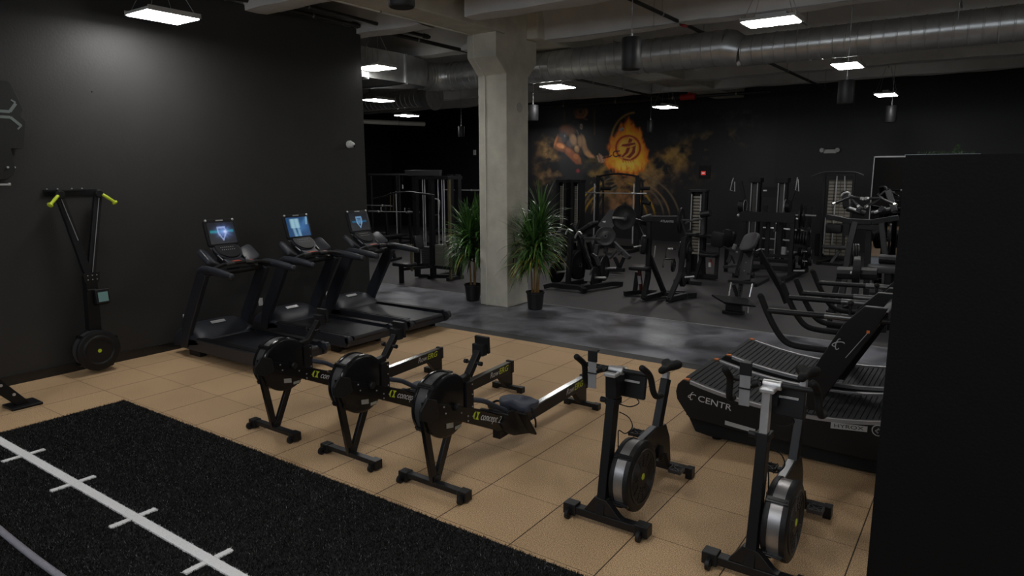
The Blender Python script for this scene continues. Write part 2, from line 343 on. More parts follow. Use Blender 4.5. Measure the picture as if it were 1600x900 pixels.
# ---------------------------------------------------------------- ceiling services
GALV = None
m, N, L, b = node_mat('galvanised_steel'); GALV = m
g = N.new('ShaderNodeNewGeometry'); n1 = N.new('ShaderNodeTexNoise'); n1.inputs['Scale'].default_value = 6; n1.inputs['Detail'].default_value = 6; L.new(g.outputs['Position'], n1.inputs['Vector'])
cr = N.new('ShaderNodeValToRGB'); e = cr.color_ramp.elements; e[0].color = (.36, .365, .36, 1); e[1].color = (.72, .72, .70, 1); L.new(n1.outputs['Fac'], cr.inputs[0]); L.new(cr.outputs[0], b.inputs['Base Color'])
b.inputs['Metallic'].default_value = .75; b.inputs['Roughness'].default_value = .33
IRON = mat('dark_sprinkler_pipe', (.028, .024, .022), .5, .2, .3, 20)
def spiral(mb, xa, xb, y, z, r, step, n=40):
    # smooth skin with a raised seam at every turn
    prof = []; x = xa
    while x < xb:
        for dx, dr in ((0, 0), (.006, .010), (.018, .010), (.024, 0)): prof.append((x + dx - xa, r + dr))
        x += step
    prof.append((xb - xa, r)); mb.lathe(prof, (xa, y, z), 'x', n); return mb
dt = thing('spiral_duct', 'big round galvanised spiral duct running below the ceiling from the column to the right', 'air duct', (-4, 11.3, 4.3))
o3 = (-4, 11.3, 4.3)
spiral(MB(o3), -9.35, -3.72, 11.3, 4.31, .275, .17).build('duct_run', GALV, dt)
spiral(MB(o3), -3.46, 3.9, 11.3, 4.235, .228, .165).build('duct_run', GALV, dt)
MB(o3).lathe([(0, .283), (.09, .283), (.23, .236), (.27, .236)], (-3.73, 11.3, 4.31), (1, 0, -.28), 40).build('reducer', GALV, dt)
for xx in (-8.2, -5.6, -2.6, -.6, 1.4): MB(o3).box(xx - .012, xx + .012, 11.0, 11.6, 4.56, 4.575).cyl((xx, 11.02, 4.3), (xx, 11.02, 5.5), .005, 6).cyl((xx, 11.58, 4.3), (xx, 11.58, 5.5), .005, 6).build('hanger', CABLE, dt)
# elbow that turns the duct towards the rectangular trunk
el = MB(o3); pts = []
for i in range(7):
    a = i / 6 * PI / 2; pts.append((-9.35 - .52 * math.sin(a), 11.3 - .52 + .52 * math.cos(a), 4.31))
for i in range(6): el.tube([pts[i], pts[i + 1]], .283, 36)
for p_, q_ in zip(pts[:-1], pts[1:]):
    d = (Vector(q_) - Vector(p_)).normalized(); el.tube([Vector(p_) - d * .012, Vector(p_) + d * .012], .295, 36)
el.build('elbow', GALV, dt)
rt = thing('rectangular_duct', 'rectangular sheet metal duct trunk behind the left wall end, feeding the round duct', 'air duct', (-10.3, 9.5, 4.4))
o4 = (-10.3, 9.5, 4.4)
t_ = MB(o4); A = [(-10.65, -9.45, 4.05, 4.58, 6.2), (-10.65, -9.45, 4.05, 4.58, 10.1), (-10.12, -9.62, 4.06, 4.56, 10.72)]
vs = []
for xa, xb, za, zb, y in A: vs += [(xa, y, za), (xb, y, za), (xb, y, zb), (xa, y, zb)]
t_.add(vs, [(0, 1, 2, 3), (8, 9, 10, 11)] + [(i * 4 + k, i * 4 + (k + 1) % 4, i * 4 + 4 + (k + 1) % 4, i * 4 + 4 + k) for i in range(2) for k in range(4)])
t_.build('trunk', GALV, rt)
for y in (6.9, 7.9, 8.9, 9.9): MB(o4).box(-10.68, -9.42, y, y + .025, 4.02, 4.05).box(-9.45, -9.42, y, y + .025, 4.05, 4.60).box(-10.68, -9.42, y, y + .025, 4.58, 4.60).build('flange', GALV, rt)
o5 = (-14, 14.2, 4.3); d2 = thing('spiral_duct', 'smaller round galvanised duct far back left beyond the wall end', 'air duct', o5)
spiral(MB(o5), -18, -12.9, 14.2, 4.35, .24, .17, 28).build('duct_run', GALV, d2); MB(o5).lathe([(0, .25), (.35, .36), (.4, .36)], (-12.9, 14.2, 4.35), (1, 0, 0), 28).build('reducer', GALV, d2)
MB(o5).box(-18, -17.9, 14.15, 14.25, 4.55, 5.5).box(-15, -14.95, 14.18, 14.22, 4.55, 5.5).build('hanger', CABLE, d2)
def pipe(label, pts, r, m=IRON, name='sprinkler_pipe', fit=(), cat='pipe', hang=1.6):
    P = [Vector(p) for p in pts]; t = thing(name, label, cat, P[0]); MB(P[0]).tube(P, r, 12).build('pipe', m, t)
    for a, b_ in zip(P[:-1], P[1:]):
        n = max(1, int((b_ - a).length / hang)); d = (b_ - a).normalized()
        for k in range(n):
            c = a + (b_ - a) * (k + .5) / n; MB(P[0]).cyl(c, (c.x, c.y, 5.5), .005, 6).tube([c - d * .015, c + d * .015], r + .006, 12).build('hanger', CABLE, t)
    for c in fit:
        c = Vector(c); MB(P[0]).tube([c - d * .05, c + d * .05], r + .014, 14).build('coupling', IRON, t)
    return t
pipe('dark pipe along the top of the left wall, running to the column', [(-8.83, 0.5, 4.76), (-8.83, 8.2, 4.74), (-8.46, 10.6, 4.62)], .035, fit=[(-8.83, 8.1, 4.74)])
pipe('second dark pipe just right of the wall top pipe, ending before the column', [(-8.2, .5, 4.76), (-8.46, 9.5, 4.72)], .03, fit=[(-8.46, 9.4, 4.72), (-8.36, 6.5, 4.74)])
pr = pipe('sprinkler branch pipe with red coupling crossing over the round duct', [(-4.23, 2.0, 4.64), (-4.2, 12.4, 4.62)], .028)
MB((-4.23, 2.0, 4.64)).tube([(-4.2, 10.55, 4.62), (-4.2, 10.72, 4.62)], .045, 14).build('coupling', RED, pr)
pipe('sprinkler branch pipe sloping toward the back wall right of the girder end', [(-3.8, 12.6, 4.42), (-3.72, 19.9, 4.4)], .028)
pipe('sprinkler branch pipe left of the girder, above the mural', [(-7.97, 12.2, 4.42), (-7.94, 18.6, 4.4)], .028)
ph = pipe('sprinkler main with a red valve crossing below the girder in front of the back wall', [(-14.5, 19.6, 4.48), (-5.2, 19.6, 4.48)], .045)
MB((-14.5, 19.6, 4.48)).tube([(-7.75, 19.6, 4.48), (-7.3, 19.6, 4.48)], .085, 16).cyl((-7.5, 19.6, 4.48), (-7.5, 19.6, 4.7), .05, 12).build('valve', RED, ph)
pipe('pale plastic drain pipe hanging high in the far left corner', [(-17.0, 13.6, 3.93), (-16.0, 17.6, 3.95)], .075, mat('white_pvc', (.42, .41, .37), .5), 'drain_pipe')
pipe('thin wire conduit following the insulation edge above the duct', [(-6.2, 10.36, 4.585), (3.5, 10.36, 4.585)], .008, mat('grey_conduit', (.3, .3, .3), .5), 'conduit', hang=2.5, cat='conduit')
pipe('pale conduit pair under the concrete girder', [(-7.3, 1.0, 4.585), (-7.3, 9.24, 4.585)], .010, MATS['pale_conduit'], 'conduit', cat='conduit', hang=3)
# ---------------------------------------------------------------- high bay lamps
def lamp(x, y, lx, ly, label, z=4.0):
    t = thing('high_bay_lamp', label, 'lamp', (x, y, z), 0, 'high bay ceiling lamps')
    h = MB().box(-lx / 2, lx / 2, -ly / 2, ly / 2, .012, .045); h.box(-lx / 2 - .02, -lx / 2, -ly / 2, ly / 2, .004, .06).box(lx / 2, lx / 2 + .02, -ly / 2, ly / 2, .004, .06)
    if lx > ly: h.box(-lx * .3, lx * .3, -.06, .06, .045, .10)
    else: h.box(-.06, .06, -ly * .3, ly * .3, .045, .10)
    h.build('housing', HOUS, t, .004)
    MB().box(-lx / 2 + .012, lx / 2 - .012, -ly / 2 + .012, ly / 2 - .012, -.002, .012).build('diffuser', LAMPM, t)
    for sx in (-1, 1):
        for sy in (-1, 1): MB().cyl((sx * lx * .45, sy * ly * .42, .05), (sx * lx * .12, 0, .62), .0035, 6).build('suspension_cable', CABLE, t)
    MB().cyl((0, 0, .60), (0, 0, 1.5), .004, 6).cyl((0, 0, .59), (0, 0, .64), .014, 8).build('hanger', CABLE, t)
    return t
for a in ((-8.10, 4.48, .50, .62, 'rectangular high bay lamp at upper left, nearest the left wall'),
          (-2.22, 8.22, .57, .38, 'rectangular high bay lamp at the top, right of centre, in front of the big duct'),
          (-9.06, 8.75, .58, .46, 'high bay lamp just past the left wall end, beside the rectangular duct'),
          (-7.25, 11.9, .50, .58, 'high bay lamp just right of the concrete column, below the duct'),
          (-11.95, 11.6, .46, .6, 'high bay lamp beyond the left wall end, below the elbow of the duct'),
          (-14.5, 15.2, .46, .6, 'small looking far lamp above the cable station, left of the column'),
          (-7.25, 17.3, .46, .62, 'high bay lamp in front of the mural, over the flame emblem'),
          (-2.10, 12.3, .38, .66, 'high bay lamp hanging below the duct on the right, above a black speaker'),
          (-2.16, 17.5, .40, .62, 'far right high bay lamp near the back wall'),
          (-2.2, 2.2, .57, .38, 'added high bay lamp above the turf, nearest the camera'),  # the unseen lamps outside the frame are added to lift the light level
          (2.4, 8.2, .57, .38, 'added high bay lamp right of the partition, outside the frame'),
          (-7.4, -.6, .46, .58, 'added high bay lamp over the near end of the turf, by the left wall'),
          (-2.2, -1.8, .46, .58, 'added high bay lamp behind the camera position'),
          (2.4, 2.2, .57, .38, 'added high bay lamp over the floor right of the turf, outside the frame'),
          (2.4, -1.8, .57, .38, 'added high bay lamp in the near right corner, outside the frame'),
          (2.4, 12.3, .57, .38, 'added high bay lamp behind the partition on the right'),
          (-14.0, 20.0, .46, .6, 'high bay lamp in the far left corner behind the column')):
    lamp(a[0], a[1], a[2], a[3], a[4], {-8.10: 4.143, -9.06: 4.15}.get(a[0], 4.0))
def speaker(x, y, z, r, h, label):
    t = thing('pendant_speaker', label, 'speaker', (x, y, z), 0, 'pendant speakers')
    MB().lathe([(-h / 2, r * .93), (-h / 2 + .012, r), (h / 2 - .012, r), (h / 2, r * .93)], (0, 0, 0), 'z', 28).build('cabinet', mat('speaker_black', (.014, .014, .015), .5, 0, .1, 60), t)
    MB().lathe([(-h / 2 - .003, r * .88), (-h / 2, r * .88)], (0, 0, 0), 'z', 28).build('grille', PLS, t)
    MB().cyl((0, 0, h / 2), (0, 0, 5.5 - z), .006, 6).cyl((0, 0, h / 2), (0, 0, h / 2 + .05), .016, 8).build('suspension_cable', CABLE, t)
for a in ((-3.65, 7.64, 3.73, .113, .36, 'black cylindrical speaker hanging in front of the big duct, right of the column'),
          (-4.28, 4.46, 3.93, .113, .36, 'black cylindrical speaker cut off by the top edge of the photo'),
          (-13.0, 15.9, 3.53, .095, .30, 'small far speaker hanging left of the column'),
          (-8.1, 12.3, 3.58, .113, .32, 'black speaker hanging just right of the column, over the mural edge'),
          (-8.45, 19.1, 3.66, .10, .34, 'slim far speaker in front of the flame mural'),
          (-1.85, 10.86, 3.46, .108, .32, 'black speaker below the lamp at right, under the duct'),
          (-2.16, 18.6, 3.67, .12, .38, 'far black speaker under the rightmost small lamp')): speaker(*a)
# ---------------------------------------------------------------- small wall fixtures
t = thing('security_camera', 'white dome security camera on the left wall near its far end', 'security camera', (-8.9, 7.92, 2.82))
MB().lathe([(0, .062), (.04, .062), (.055, .055)], (0, 0, 0), 'x', 20).build('base', WHT, t); MB().ball((.075, 0, -.01), .05, 14).build('eyeball', WHT, t); MB().lathe([(0, .024), (.02, .022)], (.108, .012, -.022), (.8, .4, -.3), 14).build('lens', PLS, t)
for y, z in ((4.87, .40), (6.05, .44), (7.32, .36)):
    lb = {4.87: 'white wall outlet behind the nearest treadmill', 6.05: 'white wall outlet behind the middle treadmill', 7.32: 'white wall outlet behind the farthest treadmill'}[y]
    t = tag(MB((-8.9, y, z)).box(-8.9, -8.893, y - .036, y + .036, z - .058, z + .058).build('wall_outlet', WHT, None, .003), lb, 'wall outlet'); t.location = (-8.9, y, z)
t = thing('emergency_light', 'white twin head emergency light on the back wall, above the lat tower', 'emergency light', (-4.05, 22, 2.91))
MB().box(-.17, .17, -.06, 0, -.05, .06).build('body', WHT, t, .01)
for sx in (-1, 1): MB().lathe([(0, .05), (.07, .065), (.085, .06)], (sx * .19, -.05, .05), (sx * .3, -1, -.2), 16).build('lamp_head', WHT, t)
t = thing('alarm_sign', 'black wall panel with a small lit red square, right of the mural flame', 'sign', (-7.78, 22, 2.32))
MB().box(-.19, .19, -.03, 0, -.22, .2).box(-.19, .19, -.04, 0, .2, .212).build('panel', PLS, t); MB().box(-.11, .04, -.045, -.03, -.09, .03).build('lit_square', mat('red_light', (.5, .03, .03), .5, emis=(1, .06, .05), es=.3), t)
MB().box(-.08, .01, -.047, -.045, -.05, -.01).build('pale_bar', mat('red_light_bar', (.8, .6, .6), .5, emis=(1, .6, .6), es=.25), t)
t = thing('security_camera', 'small white camera on the mural left of the flame tip', 'security camera', (-10.76, 22, 3.79))
MB().lathe([(0, .07), (.05, .06)], (0, -.05, 0), 'y', 14).ball((0, -.09, -.02), .06, 12).build('housing', WHT, t)
tag(MB().box(-17.35, -17.23, 21.96, 22, 3.02, 3.22).build('wall_sensor', WHT), 'tiny white sensor high on the dark back wall left of the column', 'wall sensor')
# ---------------------------------------------------------------- mural painted on the back wall
def project(x, y, z):
    d = np.stack([x, y, z - 2.37], -1); f = np.array(_f); r = np.array(_r); u = np.array(_u); t = d @ f
    return 800 + 1061.308 * (d @ r) / t, 450 - 1061.308 * (d @ u) / t
def vnoise(u, v, seed):
    g = np.random.default_rng(seed).random((64, 64)); ui = np.floor(u).astype(int); vi = np.floor(v).astype(int); fu = u - ui; fv = v - vi
    fu = fu * fu * (3 - 2 * fu); fv = fv * fv * (3 - 2 * fv); G = lambda a, b_: g[a % 64, b_ % 64]
    return (G(ui, vi) * (1 - fu) + G(ui + 1, vi) * fu) * (1 - fv) + (G(ui, vi + 1) * (1 - fu) + G(ui + 1, vi + 1) * fu) * fv
def fbm(u, v, s, seed=1, o=5):
    a = 0; w = .5
    for k in range(o): a = a + w * vnoise(u / s, v / s, seed + k); s = s / 2; w /= 2
    return a
MX, MZ = 430, 190
gx, gz = np.meshgrid(np.linspace(-14.6, -5.6, MX), np.linspace(.8, 4.62, MZ), indexing='ij')
U, V = project(gx, np.full_like(gx, 22.0), gz)      # sketch coordinates in which the mural was measured
def seg_d(pts, wv=0):
    d = np.full(U.shape, 1e9)
    for (ax, ay), (bx, by) in zip(pts[:-1], pts[1:]):
        t = np.clip(((U - ax) * (bx - ax) + (V - ay) * (by - ay)) / ((bx - ax) ** 2 + (by - ay) ** 2 + 1e-9), 0, 1)
        d = np.minimum(d, np.hypot(U - ax - t * (bx - ax), V - ay - t * (by - ay)))
    return d
def inside(pts):
    c = np.zeros(U.shape, bool); n = len(pts)
    for i in range(n):
        (ax, ay), (bx, by) = pts[i], pts[(i + 1) % n]
        if ay == by: continue
        c ^= ((ay > V) != (by > V)) & (U < (bx - ax) * (V - ay) / (by - ay) + ax)
    return c
def soft(pts, w=1.0):
    d = seg_d(pts + [pts[0]]); return np.where(inside(pts), np.clip(.5 + d / w / 2, 0, 1), np.clip(.5 - d / w / 2, 0, 1))
C = np.zeros(U.shape + (3,)); C[:] = (.0065, .0063, .007)
def over(col, a):
    global C
    C = C * (1 - a[..., None]) + np.array(col) * a[..., None]
def blob(cx, cy, rx, ry, rot=0): 
    ca, sa = math.cos(rot), math.sin(rot); x = (U - cx) * ca + (V - cy) * sa; y = -(U - cx) * sa + (V - cy) * ca
    return np.clip(1.15 - np.hypot(x / rx, y / ry), 0, 1)
F1 = fbm(U, V, 26, 3); F2 = fbm(U + 40, V * 1.2, 13, 9); F3 = fbm(U, V, 7, 21)
sm = np.clip((F1 - .38) * 3.4, 0, 1) * np.clip((F2 - .30) * 3.0, 0, 1) * (.35 + .9 * np.clip((F3 - .3) * 2.4, 0, 1))
for (cx, cy, rx, ry, rot, col, k) in ((850, 250, 40, 22, .7, (.20, .115, .04), .9), (835, 275, 22, 22, 0, (.11, .07, .035), .7), (880, 285, 40, 18, .3, (.14, .085, .04), .7),
        (925, 285, 34, 26, 0, (.30, .21, .03), .95), (955, 300, 40, 34, .2, (.26, .12, .035), .9), (985, 320, 30, 44, 0, (.22, .10, .04), .8), (1030, 262, 46, 14, -.55, (.30, .17, .04), 1.0),
        (1075, 238, 46, 14, -.45, (.22, .125, .03), .9), (1118, 224, 50, 13, -.2, (.20, .13, .04), .9), (1150, 217, 32, 10, -.4, (.12, .08, .03), .6), (1095, 262, 40, 16, -.5, (.09, .05, .022), .7),
        (1030, 290, 30, 26, .6, (.15, .10, .06), .7), (900, 320, 50, 40, 0, (.05, .05, .055), .6), (1000, 250, 22, 20, 0, (.28, .13, .03), .6), (1120, 200, 60, 20, -.2, (.04, .038, .036), .7)):
    over(col, np.clip(blob(cx, cy, rx * 1.35, ry * 1.5, rot) * 1.8, 0, 1) * sm * k)
# arcs sweeping out below the flame
for cx, cy, r0, col in ((985, 345, 62, (.16, .10, .05)), (985, 350, 78, (.10, .075, .045)), (962, 345, 62, (.30, .17, .01)), (962, 345, 50, (.24, .14, .01)), (985, 340, 52, (.10, .08, .05))):
    rad = np.hypot(U - cx, (V - cy) * 1.0); a = np.exp(-((rad - r0) / 1.2) ** 2) * np.clip((cy + 12 - V) / 20, 0, 1) * np.where(np.abs(U - cx) > 20, 1, .2)
    over(col, np.clip(a, 0, 1) * .85)
# vertical ghost frame lines and the thin arc behind the flame
over((.07, .035, .018), np.exp(-(seg_d([(929, 158), (929, 210)]) / 1.2) ** 2) * .8); over((.05, .028, .018), np.exp(-(seg_d([(882, 165), (882, 190)]) / 1.2) ** 2) * .7)
arc = [(955 + 38 * (1 - math.cos(t)), 222 - 46 * math.sin(t)) for t in np.linspace(0, 1.5, 14)]
over((.26, .15, .04), np.exp(-(seg_d(arc) / 1.5) ** 2) * .85)
# flame
fl = [(983, 182), (990, 193), (1000, 205), (1008, 218), (1013, 236), (1013, 256), (1006, 268), (990, 272), (968, 270), (951, 264), (944, 255), (950, 240), (953, 225), (958, 214), (966, 206), (972, 196)]
fd = seg_d(fl + [fl[0]]); ins = inside(fl); sd = np.where(ins, fd, -fd) + (fbm(U * 1.6, V * .7, 8, 33) - .48) * 16
core = np.clip(sd / 9, 0, 1); over((.42, .10, .01), np.clip((sd + 3) / 5, 0, 1) * .9); over((.60, .20, .012), np.clip(sd / 5, 0, 1)); over((.78, .36, .02), np.clip((sd - 4) / 9, 0, 1) * np.clip(F3 * 2 - .2, 0, 1))
over((.85, .62, .10), blob(984, 258, 26, 10) * np.clip(F3 * 2.2 - .2, 0, 1) * .9 * ins)
over((.40, .10, .01), np.clip((fbm(U * 3, V, 8, 41) - .5) * 5, 0, 1) * np.clip((V - 250) / 12, 0, 1) * ins * .8)
# emblem: ring with the cross and blade strokes
rad = np.hypot(U - 981.5, V - 231)
over((.26, .035, .012), np.clip(1.5 - np.abs(rad - 18.6) / 1.9, 0, 1)); over((.55, .22, .03), np.exp(-((rad - 15.6) / 1.3) ** 2) * .7); over((.62, .36, .06), np.clip((15 - rad) / 2, 0, 1) * .55)
for st in ([(983.2, 215.5), (989, 217.5), (984, 229.5), (979, 229)], [(970, 228.6), (972.5, 225.3), (992.5, 222.4), (994, 225.6), (978, 229.5)], [(979.5, 230.5), (985.5, 230), (982, 239), (973, 246.5), (970.5, 244.5), (976.5, 238)], [(986, 230.5), (994, 226.5), (992.5, 239), (984.5, 247.5), (976.5, 245.5), (981.5, 243.2), (987, 237), (988.5, 231.5)]):
    over((.80, .50, .12), soft([(981.5 + (u_ - 981.5) * 1.12, 231 + (v_ - 231) * 1.12) for u_, v_ in st], 1.0) * .5); over((.20, .028, .014), soft(st, .8))
for k in range(5): over((.22, .06, .01), np.clip(1.2 - seg_d([(973 + 4 * k, 252 - abs(k - 2) * .6), (974.5 + 4 * k, 255 - abs(k - 2) * .6)]) / .8, 0, 1) * .8)
# blacksmith figure, painted as soft overlapping muscle forms
def q(X, Y): return 850 + X / 6.93, 160 + Y / 6.93
def el(X, Y, rx, ry, col, k=1.0, rot=0.0, hard=2.2):
    cx, cy = q(X, Y); rx /= 6.93; ry /= 6.93; ca_, sa_ = math.cos(rot), math.sin(rot); x = (U - cx) * ca_ + (V - cy) * sa_; y = -(U - cx) * sa_ + (V - cy) * ca_
    over(col, np.clip((1 - np.hypot(x / rx, y / ry)) * hard, 0, 1) * k)
def poly(P, col, k=1.0, w=1.2): over(col, soft([q(*p) for p in P], w) * k)
DK, BR, OR, TAN, LT = (.030, .016, .013), (.13, .055, .028), (.36, .13, .045), (.30, .17, .085), (.50, .33, .20)
poly([(165, 520), (250, 500), (330, 560), (420, 620), (520, 640), (660, 660), (600, 730), (420, 770), (410, 860), (200, 860), (165, 700)], (.013, .014, .016), .9, 4)
poly([(240, 420), (420, 420), (400, 560), (300, 580), (250, 540)], DK, 1, 3)
el(255, 300, 105, 75, BR, 1, .2); el(230, 290, 60, 45, (.17, .07, .035), .8, .3); el(200, 380, 60, 85, (.05, .045, .05), .9, .2); el(225, 362, 12, 18, (.16, .16, .18), .8); el(178, 400, 20, 30, (.13, .06, .04), .7)
el(290, 440, 55, 60, (.07, .055, .055), .9, .5); el(318, 405, 46, 78, TAN, .95, -.35); el(325, 380, 28, 48, (.36, .21, .11), .7, -.35); el(388, 420, 32, 80, (.25, .145, .075), .95, -.15); el(398, 400, 16, 50, TAN, .7, -.1); over((.04, .02, .015), np.clip(1.2 - seg_d([q(355, 330), q(362, 400), q(358, 470)]) / .7, 0, 1) * .8)
el(356, 500, 34, 48, (.27, .16, .07), .95, -.1); el(352, 488, 20, 20, (.36, .23, .11), .8); el(368, 530, 16, 18, (.22, .12, .05), .7)
poly([(400, 340), (430, 360), (450, 420), (470, 500), (520, 560), (560, 585), (545, 605), (490, 600), (440, 560), (415, 500), (405, 420)], (.24, .13, .065), .95, 1.4); el(432, 410, 22, 52, (.28, .165, .08), .8, -.2); el(480, 560, 30, 50, (.34, .17, .075), .8, -.85); el(515, 583, 30, 16, (.44, .20, .09), .7, .3)
over(DK, np.clip(1.3 - seg_d([q(545, 575), q(575, 600)]) / .9, 0, 1))
for k_, (a_, b_) in enumerate((((580, 580), (600, 640)), ((600, 560), (622, 650)), ((618, 575), (640, 645)), ((636, 590), (655, 630)))): over((.30, .16, .10) if k_ % 2 else (.38, .22, .14), np.clip(1.25 - seg_d([q(*a_), q(*b_)]) / 1.5, 0, 1) * .9)
poly([(150, 345), (112, 440), (104, 492), (150, 520), (215, 540), (240, 470), (200, 430), (180, 400)], (.15, .055, .025), .9, 1.4); el(128, 420, 14, 70, OR, .8, .3); el(180, 470, 62, 34, (.46, .17, .06), .95, .35); el(205, 480, 30, 18, (.58, .26, .11), .8, .3)
poly([(215, 470), (290, 500), (350, 560), (395, 600), (408, 670), (350, 668), (300, 620), (230, 550)], (.19, .062, .026), .95, 1.4); el(265, 520, 40, 26, (.26, .09, .035), .8, .7); el(350, 585, 42, 38, (.30, .11, .04), .9, .6); el(385, 620, 18, 40, (.24, .09, .035), .8, -.2)
for k_ in range(0): over((.36, .15, .06), np.clip(1.2 - seg_d([q(280 + 14 * k_, 590 - 16 * k_), q(310 + 12 * k_, 565 - 12 * k_)]) / .9, 0, 1) * .7)
el(368, 745, 30, 32, (.15, .02, .02), .9); poly([(300, 680), (400, 680), (410, 860), (310, 860)], (.014, .013, .014), .7, 3); el(368, 740, 22, 24, (.20, .03, .035), .8)
el(385, 105, 82, 85, (.02, .012, .010), .9)
for r0, a0 in ((66, .95), (34, .5)): over((.22, .085, .03), np.exp(-((np.hypot((U - q(395, 100)[0]), V - q(395, 100)[1]) - r0 / 6.93) / 1.9) ** 2) * np.clip((q(0, 185)[1] - V) / 4, 0, 1) * np.clip((U - q(330, 0)[0]) / 5, .15, 1) * a0)
el(340, 235, 60, 60, (.014, .014, .016), 1); el(300, 250, 50, 18, (.05, .04, .045), .6, .5); el(405, 262, 22, 34, (.20, .16, .145), .9, .2); el(400, 240, 14, 8, (.34, .30, .28), .8, -.3); el(408, 285, 12, 10, (.30, .26, .24), .7); el(378, 250, 14, 30, (.03, .026, .028), .9)
over((.15, .055, .022), np.clip(1.3 - seg_d([q(340, 165), q(420, 168), q(468, 190)]) / 1.0, 0, 1) * .8); over((.17, .14, .12), np.clip(1 - seg_d([q(355, 300), q(372, 340)]) / 1.3, 0, 1) * .7)
over((.012, .011, .011), np.clip(1.4 - seg_d([q(640, 605), q(720, 585), (956, 242.5)]) / 1.0, 0, 1)); over((.012, .011, .011), np.clip(1.4 - np.abs(np.hypot(U - 962.5, (V - 240.5)) - 4.2) / 1.1, 0, 1) * (U < 964.5)); over((.012, .011, .011), np.clip(1.4 - seg_d([(962, 245), (970, 242)]) / 1.0, 0, 1)); over((.012, .011, .011), np.clip(1.4 - seg_d([(962, 236.5), (968, 236)]) / 1.0, 0, 1))
fade = np.clip((gx + 14.6) / .6, 0, 1) * np.clip((-5.6 - gx) / .6, 0, 1) * np.clip((4.62 - gz) / .15, 0, 1) * np.clip((gz - .8) / .3, 0, 1)
C = C * fade[..., None] + np.array((.0065, .0063, .007)) * (1 - fade[..., None])
me = bpy.data.meshes.new('wall_mural')
vs = np.stack([gx, np.full_like(gx, 21.994), gz], -1).reshape(-1, 3)
ii = np.arange(MX * MZ).reshape(MX, MZ); q = np.stack([ii[:-1, :-1], ii[1:, :-1], ii[1:, 1:], ii[:-1, 1:]], -1).reshape(-1, 4)
me.vertices.add(len(vs)); me.vertices.foreach_set('co', vs.reshape(-1)); me.loops.add(q.size); me.loops.foreach_set('vertex_index', q.reshape(-1)); me.polygons.add(len(q))
me.polygons.foreach_set('loop_start', np.arange(0, q.size, 4)); me.polygons.foreach_set('loop_total', np.full(len(q), 4)); me.update(calc_edges=True)
ca = me.color_attributes.new('paint', 'FLOAT_COLOR', 'POINT'); ca.data.foreach_set('color', np.concatenate([C.reshape(-1, 3), np.ones((MX * MZ, 1))], 1).reshape(-1))
m, N, L, b = node_mat('mural_paint'); at = N.new('ShaderNodeAttribute'); at.attribute_name = 'paint'
hs = N.new('ShaderNodeHueSaturation'); hs.inputs['Value'].default_value = 2.3; L.new(at.outputs['Color'], hs.inputs['Color']); L.new(hs.outputs[0], b.inputs['Base Color']); b.inputs['Roughness'].default_value = .5
me.materials.append(m); mo = bpy.data.objects.new('wall_mural', me); COL.objects.link(mo)
tag(mo, 'painted mural of a blacksmith holding a burning emblem, on the black back wall', 'mural')
# ---------------------------------------------------------------- rowing machines
def wheel_housing(parent, xa, xb, y, z, r, band, facing=1, vents=False, logo=False, dull=False):
    """fan housing: near face at xb, far face at xa, axis along x"""
    w = xb - xa
    h = MB().lathe([(0, r * .55), (.004, r * .93), (.012, r * .985), (.022, r), (.040, r), (.040, r * .955), (w - .040, r * .955), (w - .040, r), (w - .022, r), (w - .010, r * .985), (w - .003, r * .93), (w - .001, r * .90), (w, r * .30)], (xa, y, z), 'x', 56)
    o = h.build('flywheel_housing', PLS if vents or dull else BLKG, parent)
    MB().lathe([(.041, r * .965), (w - .041, r * .965)], (xa, y, z), 'x', 56).build('perforated_band', band, o)
    for a in (.55, 2.3, 3.75, 5.3):
        c = (xa + w / 2, y + math.cos(a) * r * .99, z + math.sin(a) * r * .99); t_ = Vector((0, -math.sin(a), math.cos(a))); n_ = Vector((0, math.cos(a), math.sin(a)))
        MB().bar(Vector(c) - Vector((w * .42, 0, 0)), Vector(c) + Vector((w * .42, 0, 0)), .035, .022, n_).bar(Vector(c) - Vector((w * .36, 0, 0)) + n_ * .012, Vector(c) + Vector((w * .36, 0, 0)) + n_ * .012, .012, .012, n_).build('clamp', BLKG, o, .003)
    if vents:
        g = MB()
        for k in range(5):
            rr = r * (.34 + .075 * k)
            g.lathe([(w - .001, rr), (w + .003, rr + .003), (w + .003, rr + .007), (w - .001, rr + .010)], (xa, y, z), 'x', 40, close=True)
        for k in range(12):
            a = k * PI / 6; g.bar((xb + .002, y + math.cos(a) * r * .3, z + math.sin(a) * r * .3), (xb + .002, y + math.cos(a) * r * .68, z + math.sin(a) * r * .68), .005, .005, (1, 0, 0))
        g.lathe([(w - .002, r * .72), (w + .006, r * .735), (w + .006, r * .775), (w - .002, r * .79)], (xa, y, z), 'x', 48, close=True)
        g.build('vent_rings', FRM, o)
    if logo: MB().lathe([(0, r * .10), (.004, r * .09)], (xb, y, z), 'x', 6).build('hub_badge', LIME, o)
    return o
def caster(parent, x, y, z, r=.032):
    o = MB().lathe([(0, r * .6), (.004, r), (.026, r), (.03, r * .6)], (x - .015, y, z), 'x', 18).build('caster_wheel', PLS, parent)
    MB().cyl((x - .02, y, z), (x + .02, y, z), .010, 10).build('axle_bolt', BLKG, o); return o
